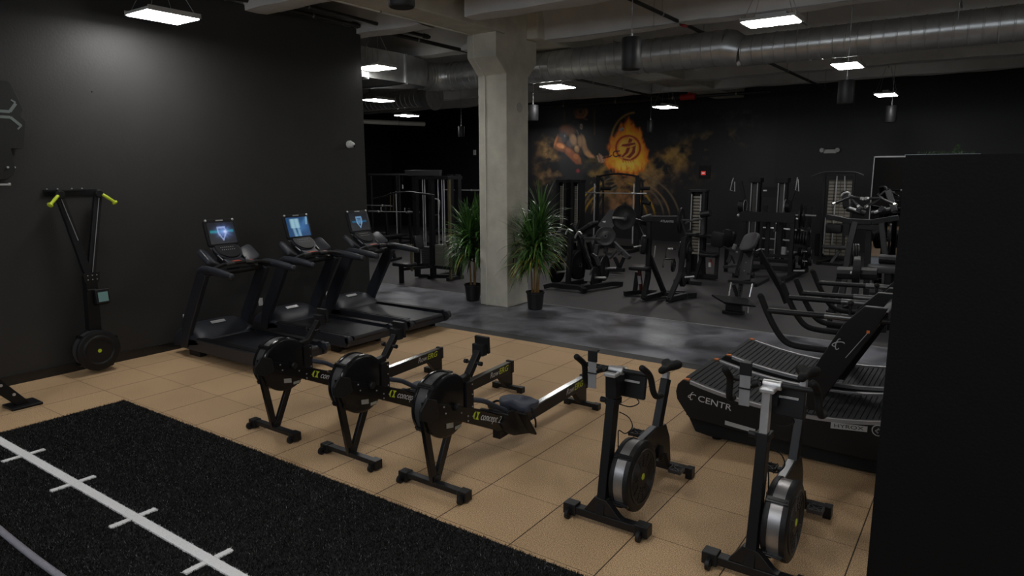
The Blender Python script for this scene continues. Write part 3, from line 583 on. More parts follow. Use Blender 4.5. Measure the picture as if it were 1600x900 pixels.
def leaf_logo(parent, x, y, z, s, slope=0.0):
    # the yellow pair of blades in front of the word
    g = MB()
    for k, (dy, fl) in enumerate(((0, 1), (s * .78, -1))):
        out = []
        if k:
            for i in range(9):
                v_ = -1 + i / 4; out.append((dy + s * (.13 + .33 * v_ * v_), v_ * s * .60))
            for i in range(9):
                v_ = 1 - i / 4; out.append((dy - s * (.13 + .33 * v_ * v_), v_ * s * .60))
        for i in (range(9) if not k else ()):
            a = -PI / 2 + PI * i / 8; out.append((dy - fl * math.cos(a) * s * .5 + fl * s * .12, math.sin(a) * s * .62))
        for i in (range(9) if not k else ()):
            a = PI / 2 - PI * i / 8; out.append((dy - fl * math.cos(a) * s * .14 + fl * s * .12, math.sin(a) * s * .5))
        ca, sa = math.cos(slope), math.sin(slope)
        out = [(y + u * ca - v * sa, z + u * sa + v * ca) for u, v in out]; g.prism(out, x, x + .0015)
    return g.build('emblem', LIME, parent)
def make_rower():
    t = thing('rowing_machine', 'x', 'rowing machine')
    ff = MB().box(-.30, .30, -.03, .03, .045, .085).box(-.335, -.25, -.04, .04, .012, .09).box(.25, .335, -.04, .04, .012, .09).build('front_foot', BLK, t, .006)
    for sx in (-1, 1): caster(ff, sx * .30, -.055, .034)
    MB().bar((.0, 0, .06), (.0, -.10, .62), .036, .058, (0, 1, 0)).build('front_leg', BLKG, t, .004)
    MB().bar((.0, .02, .06), (.0, .22, .50), .036, .058, (0, 1, 0)).build('front_leg', BLKG, t, .004)
    MB().box(-.03, .03, -.02, .05, .075, .12).build('leg_bracket', BLK, t, .004)
    h = wheel_housing(t, -.125, .046, .14, .635, .247, MESHB)
    s_ = MB().prism([(.10, .47), (.18, .455), (.18, .495), (.10, .51)], .0475, .0485).prism([(.20, .43), (.27, .43), (.27, .455), (.20, .455)], .0475, .0485).build('sticker', mat('sticker_grey', (.30, .29, .25), .5), h)
    beam = MB().prism([(-.17, .755), (.05, .68), (.40, .545), (.86, .33), (.86, .22), (.73, .25), (.38, .425), (.10, .545), (-.17, .64)], .048, .062)
    beam.prism([(.36, .555), (.86, .33), (.86, .22), (.73, .25), (.36, .43)], -.045, .048).prism([(.08, .67), (.40, .545), (.38, .425), (.10, .545)], -.145, -.131)
    bo = beam.build('main_beam', BLKG, t, .003)
    MB().prism([(-.20, .70), (-.13, .775), (-.03, .735), (-.01, .62), (-.10, .585), (-.20, .63)], .050, .078).build('end_bracket', PLS, bo, .006)
    for y, z in ((-.06, .70), (.08, .60), (.06, .655), (.26, .55), (.34, .50), (.34, .46), (.84, .29)): MB().lathe([(0, .007), (.005, .006)], (.062, y, z), 'x', 10).build('bolt', SILV, bo)
    MB().lathe([(0, .028), (.02, .03), (.03, .022)], (.062, .20, .615), 'x', 18).build('chain_guide', PLS, bo, .002)
    sl = -.40; leaf_logo(bo, .0622, .425, .480, .050, sl)
    w_ = text('lettering', 'concept 2', .085, LETW, bo, (.0625, .49, .424), 'x', .3, 1, tilt=sl, fit=.29)
    # upright bracket with its two plates and the monitor arm
    br = MB().box(.045, .060, .33, .42, .44, .765).box(-.06, -.045, .33, .42, .44, .765).box(-.045, .045, .35, .40, .66, .765).build('arm_bracket', BLK, t, .004)
    for z in (.48, .56, .66, .74): MB().lathe([(0, .006), (.004, .005)], (.060, .40, z), 'x', 8).build('bolt', SILV, br)
    ar = MB().path([(0, .30, .775), (0, .42, .79), (0, .56, .96)], .05, .06, (1, 0, 0)).build('monitor_arm', BLK, t, .008)
    MB().cyl((-.075, .49, .885), (.075, .49, .885), .010, 10).cyl((.06, .49, .885), (.085, .49, .885), .018, 12).cyl((-.085, .49, .885), (-.06, .49, .885), .018, 12).build('adjust_lever', PLS, ar)
    mo_ = MB().box(-.055, .055, .545, .605, .925, 1.02).build('monitor', PLS, t, .006)
    MB().prism([(.605, .935), (.632, .938), (.622, 1.075), (.592, 1.072)], -.068, .068).build('monitor_case', PLS, mo_, .006)
    MB().prism([(.632, .955), (.635, .955), (.626, 1.06), (.622, 1.06)], -.055, .055).build('screen', mat('dull_lcd', (.09, .11, .10), .3), mo_)
    # foot rests
    fb = MB().prism([(.76, .30), (.86, .385), (1.02, .35), (1.14, .24), (1.24, .11), (1.20, .08), (.95, .14), (.82, .22)], -.09, .078).build('foot_rest_shroud', PLS, t, .008)
    for sx in (-1, 1):
        f = MB().bar((sx * .16, .94, .36), (sx * .16, 1.10, .13), .09, .018, (0, .8, .6)).build('foot_rest', PLS, t, .006)
        MB().tube([(sx * .115, .98, .32), (sx * .12, 1.03, .36), (sx * .17, 1.05, .375), (sx * .22, 1.03, .35), (sx * .225, .99, .31)], .010, 8, sm=4).tube([(sx * .2, 1.03, .36), (sx * .215, 1.06, .28), (sx * .20, 1.09, .20)], .008, 6, sm=4).build('strap', RUB, f)
    MB().tube([(-.18, .82, .36), (-.1, .74, .40), (0, .70, .42), (.08, .74, .40), (.11, .80, .37)], .014, 10, sm=4).build('handle', PLS, t)
    MB().tube([(.04, .42, .605), (.05, .56, .555), (.05, .70, .475), (.05, .86, .385)], .021, 10, sm=5).build('blue_grip', BLUH, t)
    MB().tube([(.03, .02, .62), (.02, .4, .54), (0, .64, .44)], .006, 6).tube([(.0, .66, .44), (.04, .80, .43), (.06, .90, .39), (.02, .94, .36)], .005, 6, sm=5).build('chain', CHR if 0 else FRM, t)
    # monorail
    rl = MB().prism([(.80, .145), (.80, .255), (2.30, .312), (2.30, .205)], -.046, .030).build('monorail', BLK, t, .004)
    MB().prism([(.86, .2575), (.86, .2615), (2.27, .3155), (2.27, .3115)], -.036, .020).build('steel_track', mat('polished_track', (.5, .5, .5), .16, 1.0), rl)
    MB().box(-.052, .036, 2.285, 2.325, .19, .325).build('rail_end_cap', PLS, rl, .006)
    rs = math.atan2(.057, 1.5)
    text('lettering', 'Row', .085, LETG, rl, (.0305, 1.89, .228), 'x', .3, 1, tilt=rs, fit=.15); text('lettering', 'ERG', .085, mat('dull_lime', (.40, .46, .03), .5), rl, (.0305, 2.045, .234), 'x', .3, 1.0, bold=.001, tilt=rs, fit=.175)
    MB().prism([(2.06, .215), (2.31, .22), (2.31, .055), (2.20, .055)], -.040, .024).build('rear_leg', BLK, t, .004)
    MB().box(-.19, .19, 2.235, 2.29, .02, .062).box(-.20, -.13, 2.228, 2.297, .0, .066).box(.13, .20, 2.228, 2.297, .0, .066).build('rear_foot', BLK, t, .006)
    return t
def seat_mesh():
    # sliding seat: sculpted foam with a notch at the back
    n = 48; vs = []; rows = 7
    def out(a):
        c, s_ = math.cos(a), math.sin(a); x = .168 * math.copysign(abs(c) ** .55, c); y = .128 * math.copysign(abs(s_) ** .6, s_)
        if y > 0: y -= .05 * math.exp(-(x / .05) ** 2)
        else: y += .020 * math.exp(-(x / .06) ** 2)
        return x, y
    lv = [(-.040, .84), (-.034, .95), (.004, 1.0), (.018, .98), (.026, .91), (.018, .55), (.012, .18)]
    for z, k in lv:
        for i in range(n):
            x, y = out(2 * PI * i / n); zz = z
            if z > 0: zz += .014 * math.cos(x * k * 30) * k + .012 * (1 if y < 0 else .4) * k
            vs.append((x * k, y * k, zz))
    fs = [(r * n + i, r * n + (i + 1) % n, (r + 1) * n + (i + 1) % n, (r + 1) * n + i) for r in range(rows - 1) for i in range(n)] + [tuple(range(n))[::-1], tuple((rows - 1) * n + i for i in range(n))]
    return vs, fs
def rower_seat(t, y):
    z = .385 + (y - 1.1) * .038; vs, fs = seat_mesh(); s_ = MB(); s_.add([(v[0] + .02, v[1] + y, v[2] + z) for v in vs], fs)
    o = s_.build('seat', BLUG, t, ang=60)
    MB().box(-.07, .055, y - .07, y + .07, z - .10, z - .036).build('seat_carriage', PLS, o, .004)
    return o
r3 = make_rower(); r3.location = (-3.235, 3.57, 0); r3['label'] = 'black rowing machine nearest the bikes, blue grey seat in view'; r3['group'] = 'rowing machines'
r2 = dup(r3, (-4.165, 3.58, 0), None, 'middle of the three black rowing machines'); r1 = dup(r3, (-5.185, 3.58, 0), None, 'black rowing machine nearest the treadmills')
rower_seat(r3, 1.10); rower_seat(r2, .97); rower_seat(r1, .97)
# ---------------------------------------------------------------- air bikes
def make_bike(loc, hz, sz, label, silver):
    """hz: handlebar height, sz: saddle height"""
    t = thing('exercise_bike', label, 'exercise bike', loc, 0, 'fan exercise bikes')
    ff = MB().box(-.29, .29, -.035, .035, .03, .085).box(-.315, -.22, -.045, .04, .02, .10).box(.22, .315, -.045, .04, .02, .10).build('front_foot', BLK, t, .006)
    for sx in (-1, 1): caster(ff, sx * .265, -.062, .036, .036)
    MB().prism([(-.16, .085), (.13, .085), (.10, .10), (.01, .19), (-.08, .20)], -.028, .028, 'y').build('foot_gusset', BLK, t, .004)
    MB().bar((-.035, 0, .08), (-.035, .13, .86), .062, .085, (0, 1, 0)).build('front_post', BLK, t, .005)
    MB().bar((-.035, .12, .80), (-.035, .145, hz - .03), .046, .066, (0, 1, 0)).build('sliding_post', ALU if silver else BLK, t, .004)
    cl = MB().box(-.078, .006, .09, .185, .82, .865).build('post_clamp', PLS, t, .005); MB().cyl((-.12, .12, .84), (-.07, .12, .84), .02, 12).build('clamp_knob', PLS, cl)
    k = hz - 1.03
    hd = MB().prism([(.06, .86 + k), (.20, .86 + k), (.24, 1.04 + k), (.05, 1.05 + k)] if not silver else [(.16, .90 + k), (.22, .90 + k), (.24, 1.04 + k), (.16, 1.05 + k)], -.06, .02).build('handlebar_neck', PLS, t, .008)
    MB().box(-.055, .03, .02, .22, 1.015 + k, 1.045 + k).build('neck_cap', ALU, hd, .01); MB().cyl((-.05, .10, 1.05 + k), (.05, .10, 1.05 + k), .027, 16).build('bar_clamp', ALU, hd)
    hb = MB().cyl((-.24, .11, 1.05 + k), (.24, .11, 1.05 + k), .016, 14)
    hb = hb.build('handlebar', PLS, t)
    for sx in (-1, 1):
        MB().tube([(sx * .235, -.02, 1.13 + k), (sx * .24, .03, 1.10 + k), (sx * .24, .09, 1.055 + k), (sx * .245, .115, 1.0 + k), (sx * .25, .125, .95 + k), (sx * .255, .165, .90 + k), (sx * .26, .24, .885 + k)], .0205, 12, sm=5).ball((sx * .235, -.02, 1.13 + k), .021).build('grip', RUB, hb)
    # phone holder: flat plate with a hooked top
    ph = MB().box(-.155, -.095, -.008, .0, .93 + k, 1.15 + k).build('phone_holder', SILV, t, .003)
    MB().box(-.158, -.092, -.012, .006, 1.11 + k, 1.185 + k).box(-.150, -.10, -.005, .05, 1.172 + k, 1.185 + k).build('holder_clip', PLS, ph, .004)
    MB().box(-.16, -.09, -.014, .004, 1.03 + k, 1.038 + k).bar((-.125, 0, 1.034 + k), (-.06, .08, 1.05 + k), .02, .02).cyl((-.09, .02, 1.06 + k), (-.055, .02, 1.075 + k), .022, 12).build('holder_bracket', PLS, ph)
    mo_ = MB().prism([(.20, .84 + k), (.235, .835 + k), (.265, 1.01 + k), (.225, 1.015 + k)], -.035, .155).build('monitor', PLS, t, .008)
    MB().prism([(.24, .87 + k), (.243, .87 + k), (.263, .98 + k), (.260, .98 + k)], -.015, .135).build('screen', MATS['dull_lcd'], mo_)
    MB().box(.005, .125, .185, .20, .955 + k, .965 + k).build('monitor_strip', LETG, mo_)
    MB().tube([(.07, .23, .85 + k), (.10, .25, .80 + k), (.05, .22, .77 + k), (0, .15, .80 + k)], .004, 6, sm=5).tube([(0, .16, .76), (.05, .20, .72), (.07, .22, .65), (.03, .20, .60), (-.01, .18, .62), (.0, .15, .58), (.01, .14, .4)], .004, 6, sm=5).build('cable', RUB, t)
    wheel_housing(t, 0, .152, .235, .305, .245, MESHS, vents=True, logo=True)
    fr = MB().prism([(.30, .25), (.30, .40), (.46, .425), (.76, .455), (.95, .43), (1.03, .30), (1.07, .085), (.99, .085), (.88, .19), (.78, .20), (.5, .18)], -.045, .022).build('frame', BLK, t, .006)
    MB().prism([(.46, .4265), (.46, .432), (.78, .462), (.78, .4565)], -.032, .010).build('pale_strip', SILV, fr)
    MB().bar((-.01, .83, .40), (-.01, .985, .78), .058, .082, (0, 1, 0)).build('seat_tube', BLK, t, .005)
    top = Vector((-.01, .985 + (sz - .86) * .15, sz - .03))
    MB().bar((-.01, .97, .74), top, .042, .06, (0, 1, 0)).build('seat_post', ALU, t, .004)
    # saddle: long nose, wide back
    n = 20; rws = 13; vs = []
    for i in range(rws):
        s_ = i / (rws - 1); y = -.15 + .275 * s_; hw = float(np.interp(s_, [0, .06, .4, .6, .8, .93, 1], [.010, .026, .032, .058, .085, .078, .048])); ht = float(np.interp(s_, [0, .06, .4, .8, .93, 1], [.008, .024, .030, .040, .036, .016]))
        for j in range(n):
            a = 2 * PI * j / n; c, q = math.cos(a), math.sin(a); x = hw * math.copysign(abs(c) ** .8, c); z = ht * math.copysign(abs(q) ** .8, q) + .010 * s_
            if q > 0: z -= .016 * math.exp(-(x / .018) ** 2) * (1 if s_ > .25 else 0); y2 = y
            vs.append((x - .01, y + top.y + .03 - (0.03 * math.exp(-(x / .03) ** 2) if i > 9 else 0), z + sz))
    fs = [(i * n + j, i * n + (j + 1) % n, (i + 1) * n + (j + 1) % n, (i + 1) * n + j) for i in range(rws - 1) for j in range(n)] + [tuple(range(n))[::-1], tuple((rws - 1) * n + j for j in range(n))]
    sd = MB(); sd.add(vs, fs); sd = sd.build('saddle', RUB, t, ang=70)
    # cranks and pedals
    C0 = Vector((0, .82, .245)); MB().lathe([(0, .05), (.02, .055), (.03, .03)], (.022, .82, .245), 'x', 24).build('crank_hub', PLS, t); MB().lathe([(0, .03), (.02, .055), (.03, .05)], (-.075, .82, .245), 'x', 24).build('crank_hub', PLS, t)
    for sx, dy, dz in ((1, .055, -.135), (-1, -.055, .135)):
        p0 = C0 + Vector((sx * .07, 0, 0)); p1 = p0 + Vector((sx * .01, dy, dz))
        cr_ = MB().bar(p0, p1, .016, .030, (1, 0, 0)).cyl(p1 - Vector((.012, 0, 0)), p1 + Vector((.012, 0, 0)), .018, 12).build('crank', BLK, t, .003)
        c = p1 + Vector((sx * .065, 0, 0)); pd = MB().cyl(p1, c + Vector((sx * .04, 0, 0)), .009, 8)
        for yy in (-.045, .045): pd.bar(c + Vector((-.045, yy, 0)), c + Vector((.045, yy, 0)), .012, .026)
        for xx in (-.045, .045): pd.bar(c + Vector((xx, -.045, 0)), c + Vector((xx, .045, 0)), .010, .026)
        for a, b_ in (((-.04, -.04), (.0, 0)), ((.04, -.04), (0, 0)), ((-.04, .04), (0, 0)), ((.04, .04), (0, 0))): pd.bar(c + Vector((a[0], a[1], 0)), c, .008, .018)
        for xx in (-.04, 0, .04):
            for yy in (-.045, .045): pd.cyl(c + Vector((xx, yy, -.02)), c + Vector((xx, yy, .02)), .003, 5)
        pd.build('pedal', FRMG if sx > 0 else BLK, cr_)
    MB().box(-.20, .22, 1.0, 1.06, .03, .085).box(-.21, -.16, .993, 1.067, 0, .088).box(.17, .225, .993, 1.067, 0, .088).build('rear_foot', BLK, t, .006)
    return t
make_bike((-1.935, 3.85, 0), 1.05, .865, 'black fan bike on the left, standing between the rowers and the curved treadmill', False)
make_bike((-.93, 3.80, 0), 1.145, .99, 'black fan bike nearest the dark partition, silver posts raised', True)
# ---------------------------------------------------------------- ski machine on the left wall
t = thing('ski_machine', 'black wall mounted ski trainer with yellow green handles', 'ski trainer', (-8.9, 3.6, 0))
wheel_housing(t, .16, .35, .0, .275, .245, MESHB, logo=True, dull=True)
MB().lathe([(0, .185), (.006, .18), (.012, .165), (.006, .15), (0, .145)], (.35, 0, .275), 'x', 40, close=True).build('wheel_ring', PLS, t)
MB().prism([(-.05, .35), (.09, .35), (.11, 1.16), (-.02, 1.16)], .13, .24).build('lower_column', BLK, t, .005)
tops = {'l': (-.15, 2.12), 'r': (.27, 2.12)}
for k, (yt, zt) in tops.items():
    a = MB().bar((.19, .045, 1.10), (.10, yt, zt), .085, .055, (1, 0, 0)).build('upright_arm', BLK, t, .004)
    MB().bar((.222, .045 + (yt - .045) * (.1 if k == 'r' else .48), 1.10 + (zt - 1.10) * (.1 if k == 'r' else .48)), (.132, yt, zt - .02), .006, .010, (1, 0, 0)).build('cord_slot', SILV, a)
    s = -1 if k == 'l' else 1
    MB().lathe([(0, .04), (.01, .048), (.05, .048), (.06, .04)], (.10, yt, zt), 'x', 20).build('pulley', PLS, a)
    g = MB().tube([(.15, yt + s * .03, zt - .01), (.19, yt + s * .10, zt - .07), (.20, yt + s * .135, zt - .105)], [.019, .017, .021], 12, sm=3).lathe([(-.012, .030), (0, .034), (.014, .026)], (.20, yt + s * .14, zt - .11), (.15, s * .6, -.6), 14)
    g.build('pull_handle', LIME, t)
p = MB().box(0, .035, -.27, .17, 2.155, 2.178).box(0, .012, -.27, .30, 2.10, 2.178).build('wall_bracket', BLK, t, .002)
for y in (-.24, -.13, .02, .13): MB().lathe([(0, .009), (.01, .007)], (.03, y, 2.185), 'x', 10).build('bolt', ALU, p)
jp = MB().prism([(-.03, 1.08), (.12, 1.08), (.14, 1.2), (-.05, 1.2)], .235, .245).build('joint_plate', PLS, t)
for y in (.0, .05, .10):
    for z in (1.12, 1.17): MB().lathe([(0, .007), (.006, .006)], (.245, y, z), 'x', 8).build('bolt', ALU, jp)
mo_ = MB().prism([(.25, .80), (.31, .83), (.29, 1.0), (.24, .99)], .04, .20, 'y').build('monitor', PLS, t, .008)
MB().prism([(.3115, .85), (.3155, .852), (.302, .965), (.298, .963)], .065, .175, 'y').build('screen', LCD, mo_); MB().bar((.22, .1, .93), (.27, .12, .92), .03, .03).cyl((.27, -.03, 1.0), (.27, .06, 1.0), .012, 8).build('monitor_mount', PLS, t)
MB().cyl((.2, .08, .50), (.2, .10, .8), .004, 6).build('cable', RUB, t)
# rig foot and the emblem board on the left wall
t = thing('training_rig', 'foot of a black steel training rig against the left wall, at the left edge', 'rig', (-8.0, 2.50, 0))
MB().box(-.13, .13, -.06, .22, 0, .028).build('foot_plate', BLK, t, .008)
br = MB().prism([(.14, .02), (.02, .02), (-.26, .34), (-.60, .62), (-.60, .78), (-.22, .50)], -.04, .05, 'x').build('brace', BLK, t, .006)
for y, z in ((-.10, .27), (-.0, .15)): MB().lathe([(0, .016), (.008, .014)], (.05, y, z), 'x', 10).build('bolt', ALU, br)
MB().box(-.06, .06, -.72, -.60, 0, 2.6).build('upright', BLK, t, .005)
t = thing('emblem_board', 'black angular emblem board high on the left wall with a pale forked mark', 'wall sign', (-8.885, 3.0, 2.9))
sg = [(-.9, .45), (.09, .45), (.115, .435), (.21, .15), (.18, .105), (.18, .075), (.22, .035), (.17, -.245), (.14, -.27), (.045, -.27), (.06, -.5), (.05, -.52), (.035, -.55), (-.02, -.6), (-.9, -.6)]
MB().prism(sg, .02, .06).build('board', mat('emblem_board_black', (.006, .006, .006), .7), t, .004)
mk = mat('emblem_mark', (.16, .19, .185), .5)
MB().path([(.062, -.6, .125), (.062, .075, .125), (.062, .14, .215)], .030, .004, (1, 0, 0)).bar((.062, .14, .225), (.062, .10, .25), .016, .004, (1, 0, 0)).path([(.062, -.6, .065), (.062, .075, .065), (.062, .165, -.02)], .030, .004, (1, 0, 0)).bar((.062, .17, -.015), (.062, .13, -.06), .016, .004, (1, 0, 0)).build('forked_mark', mk, t)
MB().bar((.05, -.3, -.655), (.05, -.02, -.655), .02, .02).cyl((.05, -.02, -.655), (.05, 0, -.655), .018, 10).cyl((.06, -.01, -.47), (.075, -.01, -.47), .012, 8).cyl((.0, .07, -.47), (.03, .07, -.47), .01, 8).build('silver_bracket', ALU, t)
tag(MB().lathe([(0, .012), (.008, .010)], (-8.9, 3.97, 3.32), 'x', 10).build('wall_anchor', PLS), 'tiny dark anchor hole cap in the bright patch of the left wall', 'anchor')
# ---------------------------------------------------------------- motorised treadmills
def screen_mesh(kind):
    nx, ny = 44, 34; u, v = np.meshgrid(np.linspace(-1, 1, nx), np.linspace(-1, 1, ny), indexing='ij'); c = np.zeros((nx, ny, 3)); c[:] = (.004, .005, .008)
    def add(col, a):
        nonlocal c; c = c * (1 - np.clip(a, 0, 1)[..., None]) + np.array(col) * np.clip(a, 0, 1)[..., None]
    r = np.hypot(u * 1.2, v); sh = (np.abs(u) < .34 * np.clip((v + .75) / .7, 0, 1)) & (v > -.7) & (v < .6)
    ed = sh & ~((np.abs(u) < .24 * np.clip((v + .6) / .7, 0, 1)) & (v > -.5) & (v < .45))
    if kind == 0:
        add((.0, .20, .26), np.exp(-((v - .15) / .12) ** 2) * (np.abs(u) < .9) * .9); th = np.arctan2(v - .1, u - .1)
        add((.16, .26, .62), np.exp(-(np.hypot(u - .12, v - .1) / .45) ** 2) * (.45 + .55 * np.abs(np.sin(th * 5 + 1.3)))); add((.6, .65, .85), np.exp(-(np.hypot(u - .25, v - .1) / .12) ** 2)); add((.35, .45, .75), ed * .55)
    elif kind == 1:
        c[:] = (.010, .045, .12); add((.05, .16, .30), np.exp(-((u - v * .6 - .35) / .16) ** 2) * .8); add((.03, .10, .24), np.exp(-(np.hypot(u - .4, v) / .5) ** 2))
        for ux, w in ((-.45, .22), (-.05, .2)):
            add((.30, .50, .58), np.exp(-((u - ux) / w) ** 4) * (v > -.15) * (v < .85) * .75); add((.22, .38, .48), np.exp(-((u - ux + v * .1) / (w * .6)) ** 4) * (v < 0) * .6)
        add((.3, .5, .6), np.exp(-(((u - .75 - v * .2) / .07) ** 2)) * (v > .2) * .6)
    else:
        add((.0, .12, .26), np.exp(-((v - .02) / .09) ** 2) * (np.abs(u) < .8) * .7); add((.12, .25, .42), ed * .9)
        for ux in (-.16, 0, .16): add((.12, .25, .42), np.exp(-((u - ux) / .045) ** 2) * (np.abs(v - .05) < .3) * .9)
    return u, v, c
def paint_plane(name, u, v, c, pos, m, parent):
    nx, ny = u.shape; me = bpy.data.meshes.new(name); P_ = np.array([pos(a, b_) for a, b_ in zip(u.reshape(-1), v.reshape(-1))]); ii = np.arange(nx * ny).reshape(nx, ny)
    q = np.stack([ii[:-1, :-1], ii[1:, :-1], ii[1:, 1:], ii[:-1, 1:]], -1).reshape(-1, 4); me.from_pydata(P_.tolist(), [], q.tolist())
    ca = me.color_attributes.new('paint', 'FLOAT_COLOR', 'POINT'); ca.data.foreach_set('color', np.concatenate([c.reshape(-1, 3), np.ones((nx * ny, 1))], 1).reshape(-1))
    me.materials.append(m); o = bpy.data.objects.new(name, me); COL.objects.link(o); o.parent = parent; return o
m, N, L, b = node_mat('lit_screen'); SCR = m; at = N.new('ShaderNodeAttribute'); at.attribute_name = 'paint'; b.inputs['Base Color'].default_value = (.01, .01, .012, 1); b.inputs['Roughness'].default_value = .25
L.new(at.outputs['Color'], b.inputs['Emission Color']); b.inputs['Emission Strength'].default_value = 1.0
NAVY = mat('blue_black_plastic', (.018, .020, .027), .45, 0, .2, 60); BELT = mat('treadmill_belt', (.016, .017, .022), .42, 0, .3, 30, .15, 200)
def make_treadmill(loc, label, kind):
    t = thing('treadmill', label, 'treadmill', loc, 0, 'treadmills along the left wall')
    w = .44
    dk = MB()
    for s in (-1, 1): dk.prism([(.30, .10), (2.10, .10), (2.16, .16), (2.16, .24), (2.05, .265), (.62, .255), (.30, .22)], s * w - (.0 if s < 0 else .055) , s * w + (.055 if s < 0 else 0), 'y')
    dk.box(.3, 2.1, -w + .05, w - .05, .10, .19).build('deck_frame', NAVY, t, .01)
    bl = MB().box(.55, 2.10, -.30, .30, .19, .232).lathe([(-.30, .03), (.30, .03)], (2.10, 0, .205), 'y', 20).build('running_belt', BELT, t)
    for s in (-1, 1):
        MB().prism([(.62, .256), (2.06, .266), (2.06, .272), (.62, .264)], s * .37 - .045, s * .37 + .045, 'y').build('side_rail', PLS, t, .002)
        MB().lathe([(-.03, .045), (-.022, .056), (.022, .056), (.03, .045)], (2.14, s * (w - .03), .205), 'y', 24).build('rear_roller_cap', NAVY, t)
        MB().box(.35, .6, s * .33 - .05, s * .33 + .05, .0, .10).build('foot', PLS, t, .01); MB().box(1.75, 1.9, s * .36 - .03, s * .36 + .03, 0, .10).build('foot', PLS, t, .01)
    # motor cover: humped shell
    n = 12; vs = []
    prof = [(.10, .10), (.10, .24), (.16, .35), (.28, .405), (.42, .395), (.56, .33), (.68, .262), (.70, .235)]
    for i in range(n + 1):
        y = -w + 2 * w * i / n; k = (1 - (abs(y) / w) ** 6 * .30)
        for x, z in prof: vs.append((x, y, .10 + (z - .10) * k))
    m_ = len(prof); mc = MB(); mc.add(vs, [(i * m_ + j, i * m_ + j + 1, (i + 1) * m_ + j + 1, (i + 1) * m_ + j) for i in range(n) for j in range(m_ - 1)] + [tuple(range(m_)), tuple(n * m_ + j for j in range(m_))[::-1], tuple(i * m_ for i in range(n + 1)), tuple(i * m_ + m_ - 1 for i in range(n + 1))[::-1]])
    mc = mc.build('motor_cover', NAVY, t, ang=60)
    MB().prism([(.425, .405), (.475, .380), (.477, .384), (.427, .409)], -.10, .10, 'y').build('badge', ALU, mc)
    for s in (-1, 1):
        MB().prism([(.22, .12), (.46, .10), (.40, .30), (.40, .45), (.98, 1.16), (.86, 1.20), (.33, .55), (.24, .40)][:0] or [(.30, .10), (.44, .12), (.54, .34), (1.02, 1.12), (.84, 1.17), (.38, .46)], s * (w - .01) - .035, s * (w - .01) + .035, 'y').build('upright', NAVY, t, .014)
        MB().tube([(.86, s * .43, 1.15), (.95, s * .44, 1.185), (1.15, s * .44, 1.185), (1.38, s * .44, 1.165), (1.52, s * .44, 1.15)], [.045, .05, .048, .046, .040], 14, sm=4).ball((1.53, s * .44, 1.149), .04).build('arm_rest', NAVY, t)
    fb = MB().tube([(1.12, -.42, 1.19), (1.06, -.30, 1.22), (1.04, -.12, 1.235), (1.04, .12, 1.235), (1.06, .30, 1.22), (1.12, .42, 1.19)], .022, 12, sm=4).tube([(.90, -.40, 1.13), (.92, 0, 1.12), (.90, .40, 1.13)], .04, 12, sm=4).build('front_grip_bar', PLS, t)
    for s in (-1, 1): MB().tube([(1.045, s * .08, 1.236), (1.05, s * .20, 1.231)], .024, 12).build('sensor_grip', FRMG, fb)
    MB().box(.98, 1.05, -.07, .03, 1.235, 1.262).build('orange_pad', mat('orange_red_pad', (.42, .06, .03), .5), fb, .004); MB().tube([(1.04, .155, 1.234), (1.042, .185, 1.234)], .0255, 12).build('red_band', RED, fb)
    # console: bowl, side wings and tilted screen
    cs = MB().lathe([(0, .11), (.03, .155), (.08, .185), (.115, .19)], (.72, 0, 1.30), (-.55, 0, .8) if 0 else (.62, 0, .78), 32).build('console_bowl', NAVY, t)
    MB().lathe([(0, .165), (.012, .16)], (.795, 0, 1.393), (.62, 0, .78), 32).build('keypad', PLS, cs)
    kp = MB()
    for i in range(-3, 4):
        for j in range(2): kp.ball((.82 - j * .035, i * .028, 1.40 + j * .028 - .012), .006, 6)
    kp.build('buttons', LETG, cs)
    MB().prism([(.70, 1.22), (.98, 1.20), (.98, 1.25), (.78, 1.34)], -.13, .13, 'y').build('console_neck', NAVY, t, .015)
    for s in (-1, 1):
        MB().pad((.82, s * .285, 1.295), (.66, 0, -.42), None, (.42, -s * .42, .75), .30, .20, .075, .3).build('cup_holder_wing', NAVY, t, ang=50)
        MB().bar((.93, s * .16, 1.275), (.70, s * .18, 1.42), .010, .012).build('wing_trim', SILV, t)
    ang = .30; ux = Vector((-math.sin(ang), 0, math.cos(ang))); nn = Vector((math.cos(ang), 0, math.sin(ang))); c0 = Vector((.70, 0, 1.60))
    sc_ = MB().pad(c0 - nn * .02, (0, 1, 0), None, nn, .44, .36, .04, .12).build('screen_case', PLS, t)
    u, v, c = screen_mesh(kind)
    paint_plane('screen', u, v, c, lambda a, b_: tuple(c0 + Vector((0, 1, 0)) * a * .185 + ux * (b_ * .14 - .005) + nn * .0015), SCR, sc_)
    MB().bar(c0 + ux * .162 + Vector((0, -.05, 0)) + nn * .001, c0 + ux * .162 + Vector((0, .05, 0)) + nn * .001, .012, .006, nn).build('badge', ALU, sc_)
    for s in (-1, 1): MB().ball(c0 + ux * .165 + Vector((0, s * .19, 0)), .016, 8).build('case_corner', ALU, sc_)
    return t
make_treadmill((-8.83, 5.03, 0), 'treadmill nearest the ski trainer, dark screen with a blue light streak', 0)
make_treadmill((-8.83, 6.22, 0), 'middle treadmill, its screen showing pale blue figures', 1)
make_treadmill((-8.83, 7.38, 0), 'farthest treadmill beside the grey aisle, blue shield on its screen', 2)
